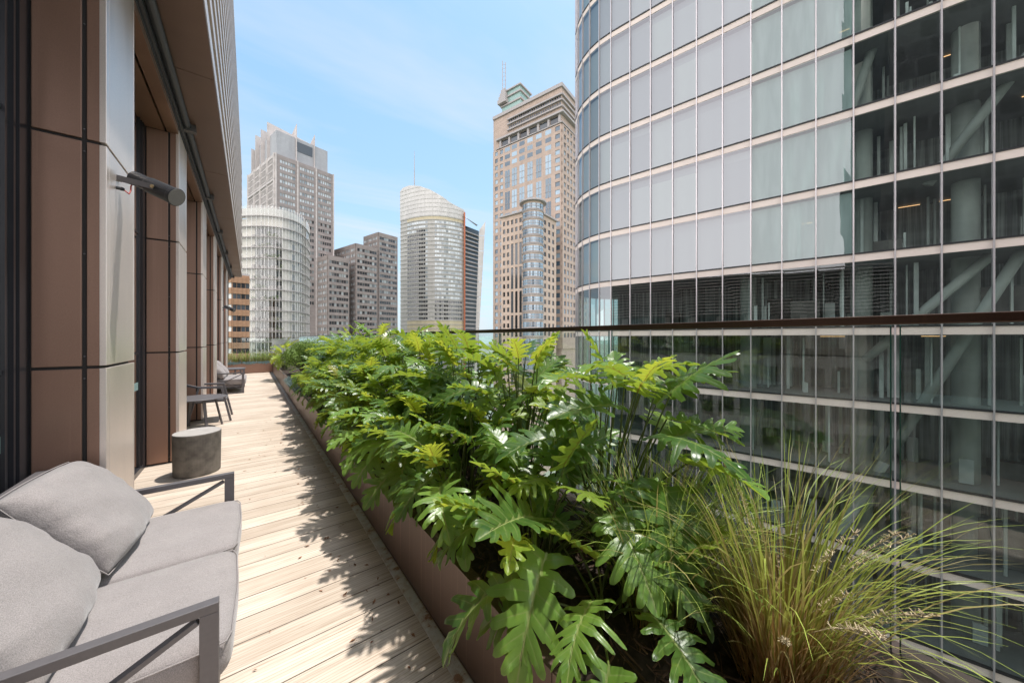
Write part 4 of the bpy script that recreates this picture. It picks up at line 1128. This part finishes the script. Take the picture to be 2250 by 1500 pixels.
for A, B, ht, dz in ((E2*13+E1*.0, E2*13+E1*30, 23.5, -3), (E2*22+E1*-.5, E2*22+E1*18, 22, -2), (E2*31-E1*.8, E2*31+E1*16, 21.5, -2), (E2*40-E1*.4, E2*40+E1*14, 16, -2)):
    f_ = MB(); sheet(f_, A, B, ZT-2, ZT+ht, ZT+ht+dz); f_.build('crown_fin', M['mesh_screen'], r3)

# low stepped brown building
P4 = W(-114, 210); r4 = city('stepped_building', P4, 'brown stepped office block with three roof levels below the finned tower', 'building')
w4 = MB(); wn4 = []; wn4b = []
for (Px, la, lb, zt) in ((P4, 13.4, 26, 52.8), (W(-103.5, 225), 15.5, 32, 64.2), (W(-94.5, 240), 15.5, 19, 76.2)):
    block(w4, Px, P4, E1, la, E2, lb, -62, zt)
    rr = rows(0, zt-2.0, 3.8, .52)
    face_grid(w4, wn4, Px, P4, E1, la, -4, zt, cols(.8, la-.6, 8, .95), rr, .3)
    face_grid(w4, wn4b, Px, P4, E2, lb, -4, zt, sum([cols(1+k*6.2, 6.2+k*6.2, 3, .9) for k in range(int(lb//6.2))], []), rr, .3)
w4.build('wall', M['granite2'], r4)
many(wn4, 'window', M['win_half'], r4, 60); many(wn4b, 'window', M['win_mix'], r4, 40)

# stone tower with lower block and rounded bay
P6 = W(.1461*172, 172); r6 = city('stone_tower', P6, 'pink sandstone tower with green stepped lantern and ladder-like mast', 'tower'); ZS = 1.6+.748*172
w6 = MB(); LA6 = 45; LB6 = 30
block(w6, P6, P6, E2, LA6, E1, LB6, -62, ZS)
wn6 = []; n2 = outward(E2, P6); n1 = outward(E1, P6)
ztop = ZS-20
sc = LA6/331.0                                                    # facade stations measured off the face
def fx(a): return (848-a)*sc
small = [(fx(543), fx(528)), (fx(571), fx(556)), (fx(842), fx(822))]
mids = [(fx(x_+13), fx(x_-13)) for x_ in (595, 631, 669, 708, 749, 792)]
RH = 4.05
rr = rows(0, ztop, RH, .58)
tall = []
zc = ztop - RH*3.3
top_rows = [q for q in rr if q[0] > zc]
face_grid(w6, wn6, P6, P6, E2, LA6, -4, ztop-.2, small, rr, .3)
for (a, b_) in mids:
    for q in top_rows: wn6.append(quad(Vector((0,0)), E2, n2, a, b_, q[0], q[1], .36))
    z = zc
    while z > -4:
        wn6.append(quad(Vector((0,0)), E2, n2, a+.1, b_-.1, z-RH*2.6, z-.5, .36)); z -= RH*3
face_grid(w6, wn6, P6, P6, E1, LB6, -4, ztop-.2, cols(1, LB6-1, 8, .58), rr, .5)
w6.build('wall', M['sandstone'], r6)
many(wn6, 'window', M['win_blue'], r6, 100)
tm = MB()
for (a, b_) in mids:
    z = zc
    while z > -4:
        for k in (1, 2): tm.obox((0,0), E2, n2, a, b_, .35, .5, z-.5-RH*.87*k, z-.35-RH*.87*k)
        tm.obox((0,0), E2, n2, (a+b_)/2-.1, (a+b_)/2+.1, .35, .5, z-RH*2.6, z-.5); z -= RH*3
build_each(tm, 'window_bar', M['cornice'], r6)
co = MB()
co.obox((0,0), E2, n2, -1.6, LA6*.93, -.02, 1.8, ztop+4.6, ztop+5.6); co.obox((0,0), E1, n1, -1.6, LB6, -.02, 1.79, ztop+4.59, ztop+5.58)
co.obox((0,0), E2, n2, -.6, LA6*.95, -.02, .7, ztop+.2, ztop+.7); co.obox((0,0), E1, n1, -.6, LB6, -.02, .69, ztop+.21, ztop+.71)
for z in (ztop+8.2, ztop+11.4, ztop+14.2): co.obox((0,0), E2, n2, -.5, LA6*.76, -.02, 1.0, z, z+.7); co.obox((0,0), E1, n1, -.5, LB6*.6, -.02, .99, z+.01, z+.71)
co.obox((0,0), E2, n2, -.7, LA6, -.02, .8, ZS-1.6, ZS+.2); co.obox((0,0), E1, n1, -.7, LB6, -.02, .79, ZS-1.61, ZS+.19)
for k in range(7): co.obox((0,0), E2, n2, .3+k*6.4, 1.5+k*6.4, -.02, .8, ztop+.6, ztop+4.6)
build_each(co, 'cornice', M['cornice'], r6)
lq = []
for k in range(6): lq.append(quad(Vector((0,0)), E2, n2, 1.8+k*6.4, 6.4+k*6.4, ztop+1.2, ztop+4.2, .1))
for z in (ztop+8.95, ztop+12.15):
    for k in range(24): lq.append(quad(Vector((0,0)), E2, n2, .3+k*1.4, 1.4+k*1.4, z, z+1.95, .1))
many(lq, 'attic_window', M['win_dark'], r6, 60)
ln_ = MB()
for k, (ins, h0, h1) in enumerate(((0, 0, 11), )): pass
LQ = E2*31 + E1*8
for k, (d0, z0, z1) in enumerate(((0, ZS, ZS+6), (.6, ZS+6.05, ZS+11), (1.2, ZS+11.05, ZS+16), (1.8, ZS+16.05, ZS+20))):
    block(ln_, P6 + LQ + E2*d0 + E1*d0, P6, E2, 15-2*d0, E1, 14-2*d0, z0, z1)
build_each(ln_, 'lantern', M['green_glass'], r6)
lc = MB()
for k, z in enumerate((ZS+5.6, ZS+10.6, ZS+15.6, ZS+19.8)): block(lc, P6 + LQ + E2*(-.6+k*.5) + E1*(-.6+k*.5), P6, E2, 16.2-k, E1, 15.2-k, z, z+.8)
for k in range(4): block(lc, P6 + E2*(41+k*.5) + E1*(6+k*.5), P6, E2, 6-k, E1, 6-k, ZS+12+k*2.2, ZS+14.2+k*2.2)
build_each(lc, 'lantern_ledge', M['cornice'], r6)
ma = MB(); mc = E2*43.8 + E1*8.5; zb = ZS+20.5
rvec = W(1, 0).normalized()
for s, zt_ in ((-.9, 18.0), (.9, 17.0)): ma.tube([(*(mc+rvec*s), zb-2), (*(mc+rvec*s), zb+zt_)], .22, 8)
for k in range(7): ma.tube([(*(mc-rvec*.9), zb+1.5+k*2.4), (*(mc+rvec*.9), zb+1.5+k*2.4)], .12, 6)
ma.build('mast', M['cornice'], r6)

P7 = W(.066*150, 150); r7 = city('rounded_bay_tower', P7, 'lower sandstone tower with a rounded glass bay in front of the pink one', 'tower'); Z7 = 1.6 + .383*150
w7 = MB(); wn7 = []
A7 = P7 + E2*1.6; LA7 = 18.2; 
block(w7, P7 + E2*1.5 + E1*1.5, P7, E2, LA7, E1, 20, -62, Z7)
Pf = P7 + E2*1.5 + E1*1.5
RH7 = 3.72; rr = rows(-22, Z7-1.5, RH7, .56); rr_s = rr
lc7 = cols(3.2, LA7-.5, 6, .55)
face_grid(w7, wn7, Pf, P7, E2, LA7, -24, Z7, lc7, rr, .3)
face_grid(w7, wn7, Pf, P7, E1, 20, -24, Z7, cols(3.8, 19, 4, .5), rr, .3)
w7.build('wall', M['sandstone2'], r7); many(wn7, 'window', M['win_dark'], r7, 100)
tb7 = []; n27 = outward(E2, Pf); pf = Pf-P7
for i in (0, 1, 2, 3):
    a, b_ = lc7[i]; z = Z7-14
    while z > -20:
        tb7.append(quad(pf, E2, n27, a, b_, z-RH7*2.55, z, .34)); z -= RH7*3
many(tb7, 'tall_window', M['win_dark'], r7, 40)
cy7 = MB(); cyb = MB(); cyw = []; RC = 4.6; ce = E2*2.2 + E1*2.2; K = 40
zt7 = Z7 + 2.6
cy7.prism([ce + Vector((math.cos(2*math.pi*k/K), math.sin(2*math.pi*k/K)))*RC for k in range(K)], -62, zt7); cy7.build('rounded_bay', M['sandstone2'], r7)
z = zt7-3.2
def arcbox(mb, z0, z1, ra, rb): 
    pts = [ce + Vector((math.cos(2*math.pi*k/K), math.sin(2*math.pi*k/K)))*rb for k in range(K)]; mb.prism(pts, z0, z1)
while z > -22:
    for k in range(K):
        a0, a1 = 2*math.pi*(k+.06)/K, 2*math.pi*(k+.94)/K
        A = ce+Vector((math.cos(a0),math.sin(a0)))*(RC+.06); B = ce+Vector((math.cos(a1),math.sin(a1)))*(RC+.06)
        if ((A+B)/2+P7-W(0,0)).dot(((A+B)/2-ce)) < 2: cyw.append([(A.x,A.y,z),(B.x,B.y,z),(B.x,B.y,z+2.25),(A.x,A.y,z+2.25)])
    for zz_ in (-.45, -.95): arcbox(cyb, z+zz_, z+zz_+.28, 0, RC+.32)
    arcbox(cyb, z+1.0, z+1.16, 0, RC+.2)
    z -= RH7
many(cyw, 'bay_window', M['win_blue'], r7, 90); build_each(cyb, 'bay_band', M['cornice'], r7)
co = MB(); arcbox(co, zt7, zt7+.7, 0, RC+1.5); n17 = outward(E1, Pf)
co.obox(pf, E2, n27, 2.5, LA7+.8, -.02, 1.3, Z7-.2, Z7+.5); co.obox(pf, E1, n17, 2.5, 20, -.02, 1.29, Z7-.21, Z7+.49); build_each(co, 'cornice', M['cornice'], r7)

# curved white tower with mast
def depth5(px): t_ = (px-952)/72.0; return 300 + 14*t_*t_
def top5(px):
    T_ = [(880,421),(886,413),(900,408),(922,409),(945,417),(970,431),(990,446),(1020,462)]
    for (a, ya), (b_, yb) in zip(T_, T_[1:]):
        if a <= px <= b_: return ya + (yb-ya)*(px-a)/(b_-a)
    return T_[-1][1]
P5 = W((950-1125)/746*300, 300); r5 = city('curved_tower', P5, 'curved white glass tower with sloping screen top and thin mast', 'tower')
st5 = [880+140*k/28 for k in range(29)]
pt5 = [W((px-1125)/746*depth5(px), depth5(px)) - P5 for px in st5]
zt5 = [1.6 + (742-top5(px))/746*depth5(px) for px in st5]
wall = MB(); scr = MB(); wn5 = []; bl5 = MB(); bl5b = MB(); rib = MB()
nn5 = []
for i in range(len(pt5)):
    d_ = (pt5[min(28,i+1)]-pt5[max(0,i-1)]).normalized(); n_ = Vector((-d_.y,d_.x)); nn5.append(n_ if n_.dot(-P5) > 0 else -n_)
back5 = P5.normalized()
def zwall(i): return min(zt5[i]-3, 118 - .0*i)
for i in range(28):
    a, b_ = pt5[i], pt5[i+1]; zw = min(min(zt5[i], zt5[i+1])-6, 112)
    a2, b2 = a+back5*26, b_+back5*26
    wall.raw([(a.x,a.y,-62),(b_.x,b_.y,-62),(b_.x,b_.y,zw),(a.x,a.y,zw),(a2.x,a2.y,zw),(b2.x,b2.y,zw)], [(0,1,2,3),(3,2,5,4)])
    fa, fb = a+nn5[i]*.5, b_+nn5[i+1]*.5
    scr.raw([(fa.x,fa.y,zw-3),(fb.x,fb.y,zw-3),(fb.x,fb.y,zt5[i+1]),(fa.x,fa.y,zt5[i])], [(0,1,2,3)])
    for k in range(46):
        z = 6+k*3.7
        ztop_ = zt5[i]
        if z < ztop_-1: rib.raw([(*(a+nn5[i]*.1),z),(*(b_+nn5[i+1]*.1),z),(*(b_+nn5[i+1]*.75),z),(*(a+nn5[i]*.75),z),(*(b_+nn5[i+1]*.75),z+.3),(*(a+nn5[i]*.75),z+.3)], [(0,1,2,3),(3,2,4,5)])
        if 14 < z < zw-8 and 3 <= i <= 26 and i not in (12, 13, 14):
            wn5.append([(*(a+nn5[i]*.12+(b_-a)*.08),z+.9),(*(a+nn5[i]*.12+(b_-a)*.92),z+.9),(*(a+nn5[i]*.12+(b_-a)*.92),z+2.7),(*(a+nn5[i]*.12+(b_-a)*.08),z+2.7)])
        if (zw-8 <= z < zw-3 or 5 < z < 14) and i > 2:
            (bl5 if z > 30 else bl5b).raw([(*(a+nn5[i]*.14),z+.4),(*(b_+nn5[i+1]*.14),z+.4),(*(b_+nn5[i+1]*.14),z+3.5),(*(a+nn5[i]*.14),z+3.5)], [(0,1,2,3)])
wall.build('wall', M['white_frit'], r5, weld=True)
scr.build('top_screen', M['white_screen'], r5, weld=True); rib.build('sunshade', M['shade'], r5, weld=True); bl5.build('blind_band', M['yellow_blind'], r5, weld=True); bl5b.build('blind_band', M['yellow_blind'], r5, weld=True)
def dk5(q): 
    c = (Vector(q[0])+Vector(q[2]))/2; dd = c.xy + P5; px = 1125+746*(dd.dot(Vector(RT)))/(dd.dot(Vector(FW)))
    return px < 935 and c.z < 95 + (px-900)*.1 or c.z < 34
many([q for q in wn5 if dk5(q)], 'window', M['win_dark'], r5, 60); many([q for q in wn5 if not dk5(q)], 'window', M['win_mix'], r5, 40)
def at5(px, F): return W((px-1125)/746*F, F) - P5
fin = MB(); A = at5(1019.5, 309.5); B = at5(1022.5, 309); fin.prism([A, B, B+back5*6, A+back5*6], -62, 1.6+(742-466)/746*309); fin.build('orange_fin', M['terracotta'], r5)
rs = MB(); rw = []; A = at5(1022.6, 314); B = at5(1053, 330)
for k in range(42):
    z = -60+k*3.9
    if z > 108 - k*0: break
    rs.prism([A, B, B+back5*12, A+back5*12], z, z+1.0)
build_each(rs, 'balcony', M['cornice'], r5)
cr5 = MB(); cr5.prism([A+back5*2.5, B+back5*2.5, B+back5*16, A+back5*16], -62, 106); cr5.build('recessed_wall', M['win_half'], r5)
sail = MB()
Fs = 322
for k in range(12):
    zA = -62 + k*14.6; zB = zA+14.3
    def pxl(z): return 1040 + 13*max(0, (z+62))/170.0
    def pxr(z): return 1043 + 24*max(0, (z+62))/175.0
    sail.raw([(*at5(pxl(zA),Fs),zA),(*at5(pxr(zA),Fs),zA),(*at5(pxr(zB),Fs),min(zB,112)),(*at5(pxl(zB),Fs),min(zB,104))], [(0,1,2,3)])
    if zB > 104: break
sail.build('glass_sail', M['white_screen'], r5)
sl2 = MB(); sl2.raw([(*at5(1018,308),112),(*at5(1050,312),105),(*at5(1047,330),110),(*at5(1015,330),122)], [(0,1,2,3)]); sl2.build('sloping_roof', M['white_screen'], r5)
mast = MB(); q = at5(910.5, 308); mast.tube([(q.x,q.y,128),(q.x,q.y,150),(q.x,q.y,171)], [.55,.4,.15], 8); mast.build('mast', M['cornice'], r5)

# curved apartment building with glazed balconies
P2 = W(-68, 118); r2 = city('curved_apartments', P2, 'curved pale apartment block with glass screens and planted balconies beside the brown towers', 'building'); Z2 = 1.6+.386*118
plan2 = []
for px, F in ((470,121),(490,119.5),(512,118.2),(532,117.3),(553,116.9),(574,116.8),(590,117.2),(606,117.9),(621,119),(635,120.5),(648,122.5),(658,125),(666,128),(673,132),(678,137),(681,143)):
    plan2.append(W((px-1125)/746*F, F)-P2)
nn2 = []
for i in range(len(plan2)):
    d_ = (plan2[min(len(plan2)-1,i+1)]-plan2[max(0,i-1)]).normalized(); n_ = Vector((-d_.y,d_.x)); nn2.append(n_ if n_.dot(-(plan2[i]+P2)) > 0 or i > 11 and n_.dot(Vector(RT)) > 0 else -n_)
wall = MB(); gl2 = MB(); fl = MB(); mu2 = MB(); w2 = []; dk2 = []; wd2 = []
FH2 = 3.62
bkd = P2.normalized()
for i in range(len(plan2)-1):
    a, b_ = plan2[i], plan2[i+1]; na, nb = nn2[i], nn2[i+1]
    ai, bi = a-na*1.4, b_-nb*1.4
    wall.raw([(*ai,-62),(*bi,-62),(*bi,Z2-4),(*ai,Z2-4)], [(0,1,2,3)])
    z = Z2
    k = 0
    while z > -20:
        z0 = z-FH2
        if i < 15:
            fl.raw([(*(ai),z0),(*(bi),z0),(*(b_+nb*.25),z0),(*(a+na*.25),z0),(*(b_+nb*.25),z0+.22),(*(a+na*.25),z0+.22)], [(0,1,2,3),(3,2,4,5)])
        gl2.raw([(*a,z0+.25),(*b_,z0+.25),(*b_,z-.05),(*a,z-.05)], [(0,1,2,3)])
        if 4 <= i <= 7 and k >= 2:
            for f_ in (0, .34, .67): dk2.append([(*(ai.lerp(bi,f_+.02)+na*.05),z0+.25),(*(ai.lerp(bi,f_+.31)+na*.05),z0+.25),(*(ai.lerp(bi,f_+.31)+na*.05),z-.3),(*(ai.lerp(bi,f_+.02)+na*.05),z-.3)])
            for f_ in (.1, .5): wd2.append((ai.lerp(a, .5)+(b_-a)*f_, z0))
        if i in (10, 12, 13) and k >= 3:
            for f_ in (.1, .55): w2.append([(*(ai.lerp(bi,f_)+na*.05),z0+.6),(*(ai.lerp(bi,f_+.32)+na*.05),z0+.6),(*(ai.lerp(bi,f_+.32)+na*.05),z-.9),(*(ai.lerp(bi,f_)+na*.05),z-.9)])
        z -= FH2; k += 1
    for f_ in (0, .5):
        q = a.lerp(b_, f_); n_ = na; e_ = Vector((n_.y,-n_.x)); mu2.obox(q, e_, n_, -.06, .06, -.02, .10, -20, Z2+.1)
wall.build('wall', M['cream'], r2, weld=True)
gl2.build('glass_screen', m_glass('apartment_glass', (.93,.93,.91), .03, .05, 0), r2, weld=True); fl.build('floor_edge', M['cornice'], r2, weld=True); build_each(mu2, 'mullion', M['white'], r2)
many(dk2, 'balcony_door', M['win_dark'], r2, 60); many(w2, 'window', M['win_dark'], r2, 40)
bf = MB(); rnd = random.Random(4)
for (q, z) in wd2:
    bf.prism([q+Vector((.6*math.cos(t_),.6*math.sin(t_))) for t_ in (0,1.57,3.14,4.71)], z+.22, z+.22+rnd.uniform(.5,1.4))
build_each(bf, 'balcony_furniture', M['cornice'], r2, 60)
pl = MB(); ve = []
for (q, z) in wd2:
    if rnd.random() > .35: continue
    for k in range(60):
        c = Vector((q.x+rnd.gauss(0,.7), q.y+rnd.gauss(0,.7), z+.9+rnd.gauss(0,.45))); u = Vector((rnd.gauss(0,1),rnd.gauss(0,1),rnd.gauss(0,1))).normalized()*.25; v_ = u.cross(Vector((0,0,1)))*.6
        pl.raw([c-u, c+v_, c+u, c-v_], [(0,1,2,3)]); ve += [.5]*4
pl.pv = ve; pl.build('balcony_plants', M['shrub'], r2)
rp = MB()
for i in range(len(plan2)-1):
    rp.raw([(*(plan2[i]-nn2[i]*1.0),Z2-4),(*(plan2[i+1]-nn2[i+1]*1.0),Z2-4),(*(plan2[i+1]-nn2[i+1]*1.0),Z2-.5),(*(plan2[i]-nn2[i]*1.0),Z2-.5)], [(0,1,2,3)])
rp.build('penthouse', M['shade'], r2, weld=True)

# tan brick building at the far left
P1 = W((510-1125)/746*84, 84); r1 = city('brick_building', P1, 'tan brick office building with dark ribbon windows beyond the end of the facade', 'building'); Z1 = 1.6+.192*84
w1 = MB(); e1a = D(.80,.60); e1b = D(-.60,.80)
e1b = D(-.95,.3)
bk1 = P1.normalized(); p_ = [Vector((0,0)), e1a*3.4, e1a*3.4+bk1*14, e1b*6+bk1*14, e1b*6]
w1.prism(p_, -62, Z1-.5)
n1a = outward(e1a, P1); n1b = outward(e1b, P1); FH1 = 2.72; wq = []; wq2 = []
z = Z1-1.0
while z > -14:
    w1.obox((0,0), e1a, n1a, -.1, 3.45, -.02, .30, z-1.45, z); w1.obox((0,0), e1b, n1b, -.1, 6, -.02, .30, z-1.451, z-.001)
    for k in range(4):
        w1.obox((0,0), e1a, n1a, .15+.85*k, .23+.85*k, .30, .42, z-1.3, z-.1)
    for k in range(4): wq.append(quad(Vector((0,0)), e1a, n1a, .10+.84*k, .84+.84*k, z-FH1+.03, z-1.47, .03))
    wq2.append(quad(Vector((0,0)), e1b, n1b, .2, 1.2, z-FH1+.03, z-1.47, .05)); wq2.append(quad(Vector((0,0)), e1b, n1b, 1.5, 2.6, z-FH1+.03, z-1.47, .05))
    z -= FH1
w1.build('wall', M['terr_band'], r1); many(wq, 'window', M['win_dark'], r1, 80)
m_w = m_plain('white_panel', (.6,.6,.58), .6)
many(wq2, 'white_panel', m_w, r1, 20)
rt1 = MB(); rt1.prism([q*1.02 for q in p_], Z1-.49, Z1); rt1.build('roof', M['cornice'], r1)

# neighbouring roof parapet
Pn = W(-21, 36); rn = city('parapet_building', Pn, 'low neighbouring building with stained concrete roof parapet behind the planting', 'building')
pn = MB(); eN = D(1, .12); nN = outward(eN, Pn); pn.obox((0,0), eN, nN, -4, 15, -12, 0, -62, .9); pn.build('wall', M['roofgrey'], rn)
pn = MB(); pn.obox((0,0), eN, nN, -4.1, 15.1, -.3, .06, .902, 1.42); pn.obox((0,0), eN, nN, -4.15, 15.15, -.34, .1, 1.424, 1.5); pn.build('parapet', M['roofgrey'], rn)
